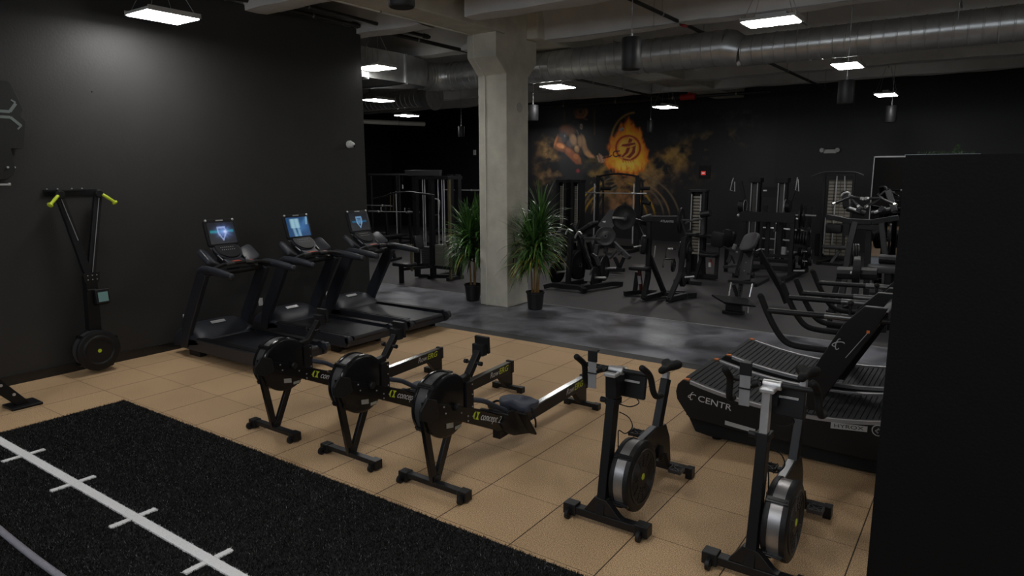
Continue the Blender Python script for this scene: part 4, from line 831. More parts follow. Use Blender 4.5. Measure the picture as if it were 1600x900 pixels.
# ---------------------------------------------------------------- curved manual treadmills
def ztop(x):  # running surface height, x from -1.0 (rear) to 1.0 (front)
    return .405 + .13 * abs(x + .0) ** 2.1 + (.05 * max(0, x) ** 2)
def make_curved(loc, label):
    t = thing('curved_treadmill', label, 'curved treadmill', loc, 0, 'curved treadmills')
    for s in (-1, 1):
        top = [(x, ztop(x)) for x in np.linspace(-.93, .93, 25)]
        side = [(-1.0, .27), (-1.045, .33), (-1.06, .40), (-1.045, .47), (-1.0, .52)] + top + [(1.0, .52), (1.03, .40), (1.0, .30), (.9, .17), (.5, .14), (-.5, .15), (-.93, .18)]
        sp_ = MB().prism(side, s * .40 - .04, s * .40 + .04, 'y').build('side_panel', mat('panel_black', (.009, .009, .010), .45, 0, .2, 200, spec=.3), t, .010)
        rl = MB()
        xs = np.linspace(-.93, .90, 30)
        for a, b_ in zip(xs[:-1], xs[1:]): rl.add([(a, s * .40 - .042, ztop(a) - .024), (a, s * .40 - .042, ztop(a) + .004), (a, s * .40 - .020, ztop(a) + .006), (a, s * .40 - .020, ztop(a) - .024), (b_, s * .40 - .042, ztop(b_) - .024), (b_, s * .40 - .042, ztop(b_) + .004), (b_, s * .40 - .020, ztop(b_) + .006), (b_, s * .40 - .020, ztop(b_) - .024)], [(0, 1, 5, 4), (1, 2, 6, 5), (2, 3, 7, 6), (3, 0, 4, 7)])
        rl.build('edge_trim', [SILV], sp_, ang=30)
        MB().prism([(-.95, .17), (-.88, .04), (-.75, .025), (.75, .02), (.86, .05), (.93, .17)], s * .36 - .03, s * .36 + .03, 'y').build('base_skirt', RUB, t, .01)
        MB().box(-.99, -.945, s * .40 - .03, s * .40 + .02, .512, .528).build('corner_reflector', ORG, t, .004)
        for fx in (-.7, .7): MB().cyl((fx, s * .33, 0), (fx, s * .33, .04), .04, 14).build('foot', RUB, t)
    sl = MB(); n = 46
    for i in range(n):
        a = -1.0 + 2.0 * i / n; b_ = a + 2.0 / n * .86; za = ztop(max(-1, a)); zb = ztop(b_)
        sl.add([(a, -.355, za - .025), (a, .355, za - .025), (a, .355, za - .008), (a, -.355, za - .008), (b_, -.355, zb - .025), (b_, .355, zb - .025), (b_, .355, zb - .008), (b_, -.355, zb - .008)], [(0, 3, 2, 1), (4, 5, 6, 7), (3, 7, 6, 2), (0, 1, 5, 4), (0, 4, 7, 3), (1, 2, 6, 5)])
    sl.build('slat_belt', mat('rubber_slat', (.012, .0125, .015), .6, 0, .3, 150, spec=.2), t, .002)
    MB().box(-.98, .98, -.36, .36, .17, .37).build('belt_tray', PLS, t)
    MB().tube([(-1.0, -.36, .47), (-1.0, .36, .47)], .035, 14).build('rear_roller', PLS, t)
    for s in (-1, 1):
        y = s * .36; st = MB().prism([(-.10, .44), (.10, .44), (.50, 1.18), (.56, 1.34), (.40, 1.34), (.26, 1.18)], y - .035, y + .035, 'y').build('upright', BLK, t, .008)
        MB().tube([(-.38, y, 1.33), (-.32, y, 1.20), (-.24, y, 1.06), (-.16, y, .975), (-.05, y, .95), (.15, y, .95)], .026, 12, sm=4).ball((-.385, y, 1.335), .026).build('horn_grip', RUB, t)
        hb = MB().tube([(-.33, y, 1.22), (.0, y, 1.225), (.6, y, 1.235), (.85, y * .9, 1.24)], .024, 12).build('hand_rail', PLS, t)
        MB().tube([(.12, y, 1.229), (.40, y, 1.232)], .0262, 12).build('metal_sleeve', mat('grey_sleeve', (.13, .13, .13), .3, .6), hb)
    MB().tube([(.85, -.33, 1.24), (.92, -.2, 1.24), (.92, .2, 1.24), (.85, .33, 1.24)], .024, 12).build('front_bar', PLS, t)
    MB().box(.5, .56, -.33, .33, 1.22, 1.30).build('cross_bar', BLK, t, .006)
    lv = MB().cyl((.30, -.36, 1.24), (.30, -.36, 1.34), .012, 10).ball((.30, -.36, 1.35), .024).build('speed_lever', PLS, t)
    return t
c1 = make_curved((-1.13, 6.12, 0), 'nearer curved treadmill with white lettering on its black side, partly behind the bikes')
c2 = dup(c1, (-1.08, 7.15, 0), None, 'farther curved treadmill, its slatted deck showing behind the lettered one')
def swirl(parent, x, z, s, y, m):
    g = MB()
    for k in range(3):
        a0 = k * PI / 3 + .3; P_ = []
        for i in range(15):
            a = -.2 + i / 14 * 4.2; ex = math.cos(a) * s; ez = math.sin(a) * s * .38; P_.append((x + ex * math.cos(a0) - ez * math.sin(a0), y, z + ex * math.sin(a0) + ez * math.cos(a0)))
        if k < 2: g.tube(P_, s * .09, 6)
    return g.build('emblem', m, parent)
sp0 = [c for c in c1.children if c.name.startswith('side_panel')][0]
fy = -.4415
swirl(sp0, -.905, .385, .036, fy, LETW); text('lettering', 'CENTR', .078, LETW, sp0, (-.855, fy + .001, .352), '-y', 0, 1.0, tilt=-.11, fit=.30)
sk = [c for c in c1.children if c.name.startswith('base_skirt')][0]
MB().prism([(-.60, .185), (-.34, .165), (-.34, .20), (-.60, .222)], fy, fy + .003, 'y').build('sticker', mat('pale_sticker', (.42, .42, .42), .5), sp0)
MB().prism([(.24, .34), (.50, .365), (.50, .41), (.24, .39)], fy - .001, fy + .003, 'y').build('badge', mat('badge_grey', (.40, .40, .40), .5), sp0); text('lettering', 'HYROX', .042, PLS, sp0, (.262, fy - .0015, .354), '-y', 0, 1, tilt=.09, fit=.21)
MB().lathe([(0, .046), (.002, .046)], (.575, fy, .395), (0, -1, 0), 24).build('round_badge', mat('badge_grey'), sp0); MB().lathe([(0, .038), (.002, .038)], (.575, fy - .002, .395), (0, -1, 0), 24).build('round_badge_centre', PLS, sp0); swirl(sp0, .575, .395, .02, fy - .005, LETG)
up0 = [c for c in c1.children if c.name.startswith('upright')][0]
swirl(up0, .24, 1.02, .045, -.397, LETG); MB().bar((.30, -.3965, .92), (.44, -.3965, 1.14), .004, .006, (0, 1, 0)).build('pale_line', LETG, up0); MB().box(.43, .452, -.399, -.394, 1.135, 1.157).build('orange_tag', ORG, up0)
# ---------------------------------------------------------------- potted plants beside the column
LEAF = None
m, N, L, b = node_mat('strap_leaf'); LEAF = m; g_ = N.new('ShaderNodeNewGeometry'); cr = N.new('ShaderNodeValToRGB'); e = cr.color_ramp.elements
e[0].position = 0; e[0].color = (.012, .045, .008, 1); e[1].position = 1; e[1].color = (.10, .23, .05, 1); L.new(g_.outputs['Random Per Island'], cr.inputs[0]); L.new(cr.outputs[0], b.inputs['Base Color']); b.inputs['Roughness'].default_value = .32
YLEAF = mat('yellowing_leaf', (.19, .17, .015), .45, 0, .5, 12)
def plant(loc, label, seed, yellow):
    rd = random.Random(seed); t = thing('potted_dracaena', label, 'potted plant', loc)
    MB().lathe([(0, .115), (.01, .125), (.28, .152), (.285, .165), (.315, .166), (.315, .152), (.27, .146)], (0, 0, 0), 'z', 32).build('pot', POT, t)
    MB().lathe([(.255, .145), (.27, .10), (.275, .01)], (0, 0, 0), 'z', 20).build('soil', SOIL, t)
    tops = []
    for k in range(4):
        a = k * 1.7 + seed; x, y = .05 * math.cos(a), .05 * math.sin(a); h = rd.uniform(1.0, 1.5); q = (x * 2.2 + rd.uniform(-.03, .03), y * 2.2, h)
        MB().tube([(x, y, .26), (x * 1.4, y * 1.4, .6), q], [.016, .014, .011], 8).build('cane', CANE, t); tops.append(((x, y, .26), q))
    g = MB(); gy = MB()
    for i in range(520):
        (a0, a1) = tops[rd.randrange(4)]; s_ = rd.uniform(.42, 1.0) ** .8; base = Vector(a0).lerp(Vector(a1), s_); base.z += .12 * s_
        az = rd.uniform(0, 2 * PI); el = (.2 + 1.15 * (s_ - .4) / .6 + rd.uniform(-.2, .25)); Ln = rd.uniform(.46, .78); w = rd.uniform(.015, .025)
        d = Vector((math.cos(az) * math.cos(el), math.sin(az) * math.cos(el), math.sin(el))); p = base.copy(); vs = []; ns = 7; side = Vector((-math.sin(az), math.cos(az), 0))
        droop = rd.uniform(.22, .42) * (1.15 - .75 * max(0, s_ - .55) / .45)
        for j in range(ns + 1):
            k = j / ns; ww = w * (1 - k ** 2.2) * (.6 + .4 * min(1, k * 5)); up_ = side.cross(d).normalized() * ww * .35
            vs += [p - side * ww + up_, p, p + side * ww + up_]; p = p + d * Ln / ns; d = (d + Vector((0, 0, -droop))).normalized()
            if p.z < .34: p.z = .34
            wx = p.x + loc[0]; wy = p.y + loc[1]
            if wy > 9.50 and -7.60 < wx < -6.66: p.x = (-7.47 if loc[0] < -7 else -6.77) - loc[0]
        (gy if (yellow and s_ < .62 and rd.random() < .55) or rd.random() < .02 else g).add(vs, [(j * 3 + c, j * 3 + c + 1, j * 3 + c + 4, j * 3 + c + 3) for j in range(ns) for c in (0, 1)])
    g.build('foliage', LEAF, t, ang=80, kind='stuff'); 
    if gy.v: gy.build('yellow_foliage', YLEAF, t, ang=80, kind='stuff')
    return t
plant((-7.76, 9.76, 0), 'tall strap leaved plant in black pot, left of the concrete column', 3, False)
plant((-6.36, 9.74, 0), 'tall strap leaved plant with yellowing lower leaves, right of the column', 8, True)
# ---------------------------------------------------------------- machines on the black rubber floor
def at(px, py, y):
    """a point measured in the photograph, placed at depth y of the hall"""
    d = _r * ((px - 800) / 1061.308) - _u * ((py - 450) / 1061.308) + _f; t = y / d.y; return Vector((d.x * t, y, 2.37 + d.z * t))
class Machine:
    def __init__(s, name, label, cat, o, group=None):
        s.o = Vector(o); s.t = thing(name, label, cat, o, 0, group)
    def part(s, name, m, fn, bev=0, parent=None, ang=35):
        mb = MB(s.o); fn(mb); return mb.build(name, m, parent or s.t, bev, ang)
    def bars(s, name, pts, w=.06, h=None, m=None, up=(0, 1, 0), parent=None, bev=.006):
        return s.part(name, m or FRM, lambda b: b.path(pts, w, h, up), bev, parent)
    def rod(s, name, pts, r=.012, m=None, parent=None, sm=0):
        return s.part(name, m or CHR, lambda b: b.tube(pts, r, 10, sm=sm), 0, parent)
    def pad(s, name, c, x, z, lx, ly, t=.06, m=None, r=.25): return s.part(name, m or VIN, lambda b: b.pad(c, x, None, z, lx, ly, t, r), 0, ang=50)
V3 = Vector
PLP = None
def plate(c, axis, r, label, group='weight plates', t=.035):
    c = Vector(c); p = MB(c).lathe([(-t / 2, .028), (-t / 2, r * .30), (-t / 2 + .006, r * .34), (-t / 2 + .006, r * .80), (-t / 2, r * .86), (-t / 2, r * .97), (-t / 2 + .005, r), (t / 2 - .005, r), (t / 2, r * .97), (t / 2, r * .86), (t / 2 - .006, r * .80), (t / 2 - .006, r * .34), (t / 2, r * .30), (t / 2, .028)], c, axis, 32, close=True)
    o = p.build('weight_plate', mat('cast_plate', (.009, .009, .010), .42, .1, .2, 40, spec=.35)); o.location = c; tag(o, label, 'weight plate', group)
    ax = Vector(axis).normalized(); MB(c).lathe([(-t / 2 - .002, .027), (-t / 2 - .002, .05), (t / 2 + .002, .05), (t / 2 + .002, .027)], c, axis, 20, close=True).build('hub_ring', FRMG, o); return o
def stack(M, x0, x1, y0, y1, z0, z1, n=12, m=None):
    def fn(b):
        h = (z1 - z0) / n
        for i in range(n): b.box(x0, x1, y0, y1, z0 + i * h, z0 + (i + .84) * h)
    return M.part('weight_stack', m or FRMG, fn)
# --- multi cable station left of the plants
M = Machine('cable_station', 'tall multi cable station with chrome guide rods, left of the plants', 'cable machine', (-10.1, 11.4, 0))
ups = [(-10.49, 11.2), (-10.02, 11.2), (-9.60, 11.6), (-10.15, 12.0)]
for x, y in ups: M.bars('upright', [(x, y, .03), (x, y, 2.3)], .105)
M.bars('golden_upright', [(-9.53, 11.22, .05), (-9.53, 11.22, 2.22)], .055, m=mat('dull_gold_steel', (.16, .135, .08), .4, .5))
M.part('top_plate', FRMG, lambda b: b.prism([(-10.74, 2.40), (-9.70, 2.40), (-9.72, 2.28), (-10.68, 2.28)], 11.12, 11.2, 'y'), .004)
M.part('top_frame', FRM, lambda b: b.box(-10.55, -9.5, 11.15, 11.25, 2.20, 2.27).box(-10.2, -10.1, 11.2, 12.0, 2.2, 2.27).box(-9.65, -9.55, 11.2, 11.7, 2.2, 2.27), .004)
M.part('base_frame', FRM, lambda b: b.box(-10.55, -9.5, 11.16, 11.24, .26, .33).box(-10.2, -10.1, 11.2, 12.05, 0, .08).box(-9.65, -9.55, 11.2, 11.7, .0, .08).bar((-10.5, 11.25, .04), (-9.6, 11.7, .04), .08), .004)
for x in (-10.33, -10.27, -10.14, -10.07, -9.88, -9.77, -9.71): M.rod('guide_rod', [(x, 11.26, .3), (x, 11.26, 2.22)], .011, ALU)
stack(M, -10.36, -10.10, 11.2, 11.33, .33, .72, 9); stack(M, -9.92, -9.68, 11.16, 11.3, .33, .80, 12, mat('stack_grey', (.16, .155, .14), .5, .1))
lb = M.rod('lat_bar', [(-11.62, 11.0, 1.76), (-11.3, 11.0, 1.81), (-10.95, 11.0, 1.90), (-10.5, 11.0, 1.93), (-10.1, 11.0, 1.90), (-9.75, 11.0, 1.87)], .020, FRM)
M.rod('cable', [(-10.68, 11.0, 2.28), (-10.68, 11.0, 1.93)], .004, FRM); M.rod('cable_stop', [(-10.68, 11.0, 2.0), (-10.68, 11.0, 2.08)], .014, ALU)
M.pad('seat', (-10.16, 10.45, .42), (1, 0, 0), (0, 0, 1), .50, .34, .07); M.bars('seat_post', [(-10.26, 10.45, 0), (-10.26, 10.45, .39)], .08); M.bars('seat_arm', [(-10.26, 10.45, .30), (-10.0, 11.2, .30)], .06); M.rod('knee_adjuster', [(-10.0, 10.5, .28), (-10.0, 10.5, .85)], .03, mat('dull_gold_steel'))
M.pad('back_pad', (-9.93, 10.65, .88), (0, 1, 0), (1, 0, .2), .25, .3, .08)
# --- benches and racks far left
def bench(o, rz, label, inc=0.0):
    t = thing('weight_bench', label, 'bench', o, rz, 'weight benches'); g = MB()
    MB().pad((0, 0, .44), (1, 0, 0), None, (0, 0, 1), 1.15, .28, .07, .2).build('seat_pad', VIN, t, ang=50)
    MB().bar((-.5, 0, .05), (-.35, 0, .40), .07).bar((.5, 0, .05), (.4, 0, .40), .07).bar((-.45, 0, .36), (.45, 0, .36), .06).build('frame', FRM, t, .004)
    MB().box(-.56, -.48, -.28, .28, 0, .06).build('foot', FRM, t, .004); MB().box(.48, .56, -.28, .28, 0, .06).build('foot', FRM, t, .004); return t
def barbell(c, dr, ln, label, name='barbell'):
    t = thing(name, label, 'barbell', c); d = Vector(dr).normalized(); k = Vector((0, 0, 0))
    MB().cyl(k - d * ln / 2, k + d * ln / 2, .0145, 12).build('shaft', ALU, t)
    for s in (-1, 1):
        MB().cyl(k + d * s * (ln / 2 - .42), k + d * s * ln / 2, .025, 14).cyl(k + d * s * (ln / 2 - .45), k + d * s * (ln / 2 - .42), .04, 14).build('sleeve', CHR, t)
    return t
M = Machine('bench_press_station', 'olympic bench press station far left with a bare bar racked on it', 'bench press', (-14.9, 14.9, 0))
for x in (-15.35, -14.35): M.bars('upright', [(x, 15.1, 0), (x, 15.0, 1.28)], .07); M.bars('floor_rail', [(x, 14.5, .04), (x, 15.7, .04)], .07)
M.bars('cross_bar', [(-15.35, 15.1, .35), (-14.35, 15.1, .35)], .06, up=(0, 0, 1)); M.pad('bench_pad', (-14.85, 14.75, .44), (0, 1, 0), (0, 0, 1), 1.2, .28, .07); M.bars('bench_leg', [(-14.85, 14.2, 0), (-14.85, 14.25, .4)], .07)
M.rod('spotter_hook', [(-15.35, 14.92, 1.15), (-15.35, 14.84, 1.2), (-15.35, 14.84, 1.3)], .015, ALU, sm=3); M.rod('spotter_hook', [(-14.35, 14.92, 1.15), (-14.35, 14.84, 1.2), (-14.35, 14.84, 1.3)], .015, ALU, sm=3)
barbell((-14.85, 14.86, 1.17), (1, 0, .02), 2.15, 'long bare barbell resting on the bench press station at far left')
M = Machine('squat_rack', 'dark squat rack with a long pull up bar, behind the bench press at far left', 'rack', (-15.6, 16.4, 0))
for x, y in ((-17.2, 16.2), (-15.9, 16.2), (-17.2, 17.4), (-15.9, 17.4)): M.bars('upright', [(x, y, 0), (x, y, 2.28)], .07)
M.bars('top_bar', [(-17.3, 16.2, 2.28), (-15.2, 16.2, 2.28)], .06, up=(0, 0, 1), m=FRMG); M.bars('base_rail', [(-17.2, 16.2, .04), (-17.2, 17.4, .04)], .07, up=(0, 0, 1)); M.bars('base_rail', [(-15.9, 16.2, .04), (-15.9, 17.4, .04)], .07, up=(0, 0, 1))
M.rod('guide_rod', [(-15.75, 15.9, .2), (-15.75, 15.9, 1.75)], .016, ALU)
for k in range(2): M.rod('storage_peg', [at(610 + 5 * k, 300, 18), at(610 + 5 * k, 330, 18)], .02, mat('dull_gold_steel'))
barbell((-17.0, 15.9, 1.27), (1, 0, 0), 2.1, 'bare barbell on the far left squat rack')
bench((-16.3, 15.3, 0), .1, 'flat bench in front of the far left squat rack'); bench((-13.6, 13.0, 0), .25, 'low flat bench standing nearest the farthest treadmill console')
M = Machine('leg_press', 'reclined black leg press behind the cable station, far left', 'leg press', (-13.9, 16.6, 0))
M.bars('sled_rail', [(-14.9, 16.5, .35), (-13.2, 16.5, 1.05)], .09, m=FRM); M.bars('sled_rail', [(-14.9, 17.1, .35), (-13.2, 17.1, 1.05)], .09); M.bars('base', [(-15.0, 16.5, .05), (-12.9, 16.5, .05)], .09); M.bars('base', [(-15.0, 17.1, .05), (-12.9, 17.1, .05)], .09)
M.bars('brace', [(-13.2, 16.5, .05), (-13.2, 16.5, 1.05)], .07); M.pad('seat', (-14.6, 16.8, .40), (1, 0, .2), (-.2, 0, 1), .5, .4, .08); M.pad('backrest', (-14.95, 16.8, .70), (.4, 0, 1), (1, 0, -.4), .6, .4, .08); M.part('foot_plate', FRMG, lambda b: b.bar((-13.55, 16.5, .95), (-13.35, 17.1, .95), .04, .5), .01)
M.rod('hooked_handle', [(-14.3, 16.3, 1.1), (-14.25, 16.3, 1.45), (-14.45, 16.3, 1.52), (-14.6, 16.3, 1.5)], .018, ALU, sm=4)
M = Machine('dumbbell_rack', 'low rack behind the cable station against the dark back wall', 'rack', (-12.0, 18.5, 0))
for x in (-13.0, -11.2): M.bars('upright', [(x, 18.5, 0), (x, 18.8, 1.0)], .08)
for z in (.45, .85): M.bars('shelf', [(-13.1, 18.6, z), (-11.1, 18.6, z)], .25, .04, up=(0, 0, 1))
for k in range(7): 
    o = thing('dumbbell', 'dark dumbbell on the low rack behind the cable station', 'dumbbell', (-12.9 + .27 * k, 18.6, .96), 0, 'dumbbells on the low far rack'); MB().cyl((0, -.06, 0), (0, .06, 0), .016, 8).build('grip', CHR, o)
    for s in (-1, 1): MB().lathe([(0, .05), (.01, .07), (.07, .07), (.08, .05)], (0, s * .1 - .04, 0), 'y', 12).build('head', RUB, o)
barbell(at(722, 297, 18), (1, -.02, 0), 1.7, 'bare barbell showing between the cable station and the left plant')
# --- smith machine and towers in front of the mural
Y = 18.5
M = Machine('smith_machine', 'black smith machine with arched top and chrome bar, in front of the mural', 'smith machine', (-9.3, 18.5, 0))
for px in (934.5, 996): M.bars('upright', [at(px, 274, Y), (at(px, 274, Y).x, Y, 0)], .085)
for px in (929, 990.5): M.rod('chrome_rod', [at(px, 287, Y - .1), (at(px, 287, Y - .1).x, Y - .1, .25)], .020, ALU)
M.rod('arched_top', [at(933, 277, Y), at(945, 273.5, Y), at(965, 271.5, Y), at(985, 273.5, Y), at(996, 276, Y)], .028, FRM, sm=4)
for px, s in ((941.5, 1), (1003, 1)): M.rod('rear_post', [at(px - 6, 278, Y + .3), at(px - 1, 282, Y + .3), at(px + 1, 292, Y + .3), (at(px + 1, 292, Y + .3).x, Y + .3, .1)], .035, FRM, sm=3)
for px in (936.5, 934): M.part('height_holes', FRMG, lambda b: [b.box(at(936.5, 300, Y).x - .008, at(936.5, 300, Y).x + .008, Y - .05, Y - .045, .3 + .12 * k, .35 + .12 * k) for k in range(13)]) if px > 936 else None
for a, c in ((939, 954), (997, 1015)): M.rod('roller', [at(a, 294.5, Y + .1), at(c, 294.5, Y + .1)], .058, VIN); 
M.rod('roller', [at(1004, 316, Y + .1), at(1016, 318, Y + .1)], .06, VIN)
M.bars('base', [(at(934, 300, Y).x, Y - .7, .05), (at(934, 300, Y).x, Y + .7, .05)], .1, up=(0, 0, 1)); M.bars('base', [(at(996, 300, Y).x, Y - .7, .05), (at(996, 300, Y).x, Y + .7, .05)], .1, up=(0, 0, 1)); M.bars('base', [(at(934, 300, Y).x, Y + .6, .05), (at(996, 300, Y).x, Y + .6, .05)], .1, up=(0, 0, 1))
M.part('resistance_cover', FRM, lambda b: b.box(at(996, 300, Y).x, at(1000, 300, Y).x, Y - .04, Y + .04, .2, 2.15), .01)
b0, b1 = at(911, 301, Y - .12), at(1010, 302.5, Y - .12); barbell((b0 + b1) / 2, b1 - b0, (b1 - b0).length, 'bare chrome bar of the smith machine crossing the mural')
Y = 17.5
for px0, px1, lb in ((873, 888.5, 'left of two tall weight stack towers in front of the mural'), (895.5, 911, 'right of two tall weight stack towers, beside the smith machine')):
    xa, xb = at(px0, 283, Y).x, at(px1, 283, Y).x; M = Machine('weight_tower', lb, 'weight tower', ((xa + xb) / 2, Y, 0), 'weight stack towers by the mural')
    M.part('shroud', FRM, lambda b: b.box(xa, xa + .09, Y - .14, Y + .14, 0, 2.06).box(xb - .09, xb, Y - .14, Y + .14, 0, 2.06).box(xa + .09, xb - .09, Y + .10, Y + .14, 0, 2.06), .006)
    M.part('cap', PLS, lambda b: b.box(xa - .01, xb + .01, Y - .15, Y + .15, 2.04, 2.12), .01); M.part('slotted_panel', PERF, lambda b: [b.box(xa + .09, xb - .09, Y - .06, Y - .05, .28 + .052 * k, .322 + .052 * k) for k in range(32)])
    M.rod('guide_rod', [(xb - .12, Y - .10, .2), (xb - .12, Y - .10, 2.0)], .012, ALU); M.part('base', FRM, lambda b: b.box(xa - .05, xb + .05, Y - .3, Y + .3, 0, .08), .01)
    M.bars('arm', [(xb, Y - .2, .95), (xb + .12, Y - .55, .75)], .05)
# --- plate loaded machine right of the right plant
Y = 11.9
M = Machine('plate_loaded_row', 'squat plate loaded machine just right of the right plant, wide low base', 'plate machine', (-6.8, 11.9, 0))
M.bars('front_base', [(-7.30, 11.50, .06), (-7.16, 11.56, .10), (-6.52, 11.60, .10), (-6.36, 11.52, .06)], .10, .09, up=(0, 0, 1)); M.bars('side_base', [(-6.50, 11.6, .09), (-6.25, 12.4, .09), (-6.18, 12.75, .05)], .09, up=(0, 0, 1)); M.bars('side_base', [(-7.1, 11.58, .09), (-7.0, 12.7, .05)], .09, up=(0, 0, 1))
M.bars('centre_post', [(-6.88, 11.75, .1), (-6.88, 11.85, 1.18)], .09); M.bars('rear_post', [(-6.55, 12.5, .05), (-6.68, 12.2, .95)], .08)
M.pad('backrest', at(878, 381, 12.0), (.15, 0, 1), (1, -.2, -.1), .62, .34, .09); M.pad('seat', at(876, 406, Y), (1, 0, -.05), (0, 0, 1), .55, .30, .06)
M.bars('lever_arm', [at(893, 350, 12.0), at(905, 372, 12.1), at(915, 400, 12.2), at(925, 420, 12.2)], .07); M.bars('lever_arm', [at(930, 368, 12.4), at(922, 395, 12.3), at(932, 402, 12.2), at(936, 415, 12.2)], .06, m=FRMG); M.bars('link', [at(912, 372, 12.1), at(938, 374, 12.3)], .05, m=FRMG)
M.part('foot_plate', FRMG, lambda b: b.add([at(912, 438.5, 11.7), at(922.5, 440, 11.7), at(925.5, 422, 11.9), at(914.5, 421, 11.9), at(912.4, 439.5, 11.73), at(923, 441, 11.73), at(926, 423, 11.93), at(915, 422, 11.93)], [(0, 1, 2, 3), (7, 6, 5, 4), (0, 4, 5, 1), (1, 5, 6, 2), (2, 6, 7, 3), (3, 7, 4, 0)]), .003)
M.rod('peg', [at(860, 426, Y), at(885, 424, Y)], .022, ALU); M.rod('peg', [at(930, 434, 12.0), at(947, 434, 12.0)], .022, ALU); M.rod('peg', [at(945, 419.5, 12.6), at(962, 419, 12.6)], .022, ALU)
M.rod('handle', [at(884, 366, 11.9), at(888, 358, 11.9), at(895, 362, 11.9)], .018, ALU, sm=3); M.rod('handle', [at(898, 372, 11.9), at(904, 362, 11.9), at(909, 366, 11.9)], .018, ALU, sm=3)
plate(at(870, 426, Y), (1, -.25, 0), .225, 'round plate low on the left peg of the machine beside the right plant')
for k in range(2): plate(at(902 + 4 * k, 414, 12.1), (1, -.15, 0), .30, 'big dark plate in the middle of the machine beside the right plant')
for k in range(3): plate(at(938 + 3.4 * k, 419, 12.6), (1, .1, 0), .27, 'dark plate on the right peg of the machine beside the right plant')
plate(at(929, 432, 12.0), (1, 0, 0), .20, 'small plate beside the tilted foot plate of the machine by the right plant')
# --- leg press behind it
Y = 14.5
M = Machine('leg_press', 'grey framed angled leg press between the plate machine and the smith machine', 'leg press', (-7.6, 14.5, 0))
M.part('sled_board', FRMG, lambda b: b.bar(at(943, 358, 14.9), at(962, 332, 15.3), .35, .06, (.3, -1, .3)), .01); M.bars('rail', [at(958, 379, Y), at(984, 403, Y - .2)], .09, m=FRMG); M.bars('rail', [at(935, 352, 15.2), at(975, 398, 15.0)], .07)
M.bars('frame', [at(938, 379, Y), at(957, 380, Y)], .10, m=FRMG, up=(0, 0, 1)); M.bars('frame', [at(948, 381, Y), at(946, 396, Y), at(957, 397, Y)], .08, m=FRMG); M.bars('frame', [at(960, 402, Y), at(968, 419, Y), at(975, 402, Y)], .07)
M.bars('base', [at(896, 420, Y), at(975, 422, Y - .2)], .09, up=(0, 0, 1)); M.bars('upright', [at(934, 382, Y), at(930, 403, Y), at(940, 420, Y)], .10, m=FRMG); M.bars('strut', [at(914, 388, Y), at(925, 402, Y)], .06, m=FRMG)
M.pad('seat', at(905, 372, 14.8), (1, 0, .3), (-.3, 0, 1), .6, .4, .09); M.pad('backrest', at(915, 358, 14.9), (.8, 0, .5), (-.5, 0, .8), .7, .4, .09, VIN)
M.rod('peg', [at(940, 347, 15), at(947, 347, 15)], .035, CHR); M.rod('grip', [at(953, 404, 14.1), at(964, 391, 14.1)], .028, FRMG); M.rod('grip', [at(966, 398, 14.1), at(972, 392, 14.1)], .028, FRMG)
plate(at(946, 369, 14.3), (.35, -.9, .3), .24, 'dark round plate on top of the grey framed leg press')
# --- tall press machine with cross beam
M = Machine('shoulder_press_machine', 'black plate loaded press with level cross beam and small white lettering', 'plate machine', (-5.0, 11.8, 0))
M.bars('left_upright', [(-5.10, 11.46, .04), (-5.13, 11.7, .45), (-5.16, 11.75, 1.5)], .085, .085); M.bars('rear_strut', [(-4.93, 12.05, .05), (-5.13, 11.74, .80)], .08)
M.bars('right_upright', [(-4.66, 11.58, .04), (-4.52, 11.75, .55), (-4.50, 11.8, 1.2), (-4.60, 11.75, 1.52)], .085, .085)
cb_ = M.bars('cross_beam', [at(1006, 342, 11.7), at(1062, 342, 11.75)], .07, .10, up=(0, 0, 1))
lt = at(1032, 347, 11.655); text('lettering', 'ATLANTIS', .055, LETG, cb_, tuple(lt - Vector((-5.0, 11.8, 0))), '-y', 0, 1.0, bold=.001)
M.bars('foot_rail', [(-5.62, 11.72, .05), (-5.35, 12.0, .08), (-5.1, 12.05, .08)], .09, up=(0, 0, 1)); M.bars('foot_rail', [(-5.08, 11.44, .06), (-4.95, 12.1, .08), (-4.6, 12.25, .08)], .09, up=(0, 0, 1)); M.bars('foot_rail', [(-4.67, 11.55, .06), (-4.55, 12.1, .07), (-4.45, 12.35, .05)], .09, up=(0, 0, 1)); M.bars('cross_foot', [(-5.5, 11.95, .07), (-4.5, 12.1, .07)], .08, up=(0, 0, 1))
M.pad('seat', at(1000, 418, 11.6), (1, .2, 0), (0, 0, 1), .38, .40, .07); M.rod('seat_post', [at(999, 421, 11.65), (at(999, 421, 11.65).x + .02, 11.72, .15)], .035, mat('dark_red_steel', (.08, .012, .01), .4)); M.rod('seat_sleeve', [at(999, 431, 11.65), at(1000, 443, 11.68)], .036, ALU)
M.pad('backrest', at(1005, 382, 11.72), (.1, 0, 1), (-.9, -.5, .1), .34, .36, .09); M.bars('seat_frame', [at(992, 455, 11.8), at(996, 425, 11.8)], .07)
M.bars('lever_arm', [at(1010, 350, 11.8), at(1000, 346, 11.7), at(984, 342, 11.6)], .07, .06, m=FRM); M.bars('lever_brace', [at(1006, 372, 11.75), at(994, 346, 11.7)], .05); M.rod('left_peg', [at(984, 342, 11.5), at(958, 340, 11.0)], .022, CHR); M.rod('top_hinge', [at(1004, 341, 11.7), at(1018, 337, 11.7)], .04, FRMG)
M.rod('press_handle', [at(990, 386, 11.4), at(1002, 384, 11.5)], .016, CHR); M.rod('press_handle', [at(1040, 402, 11.5), at(1042, 389, 11.6), at(1056, 389, 11.7)], .018, FRM); M.rod('press_handle', [at(1036, 417, 11.4), at(1038, 405, 11.5), at(1054, 405, 11.7)], .018, FRM); M.rod('grip_sleeve', [at(1043, 389, 11.6), at(1051, 389, 11.66)], .024, CHR)
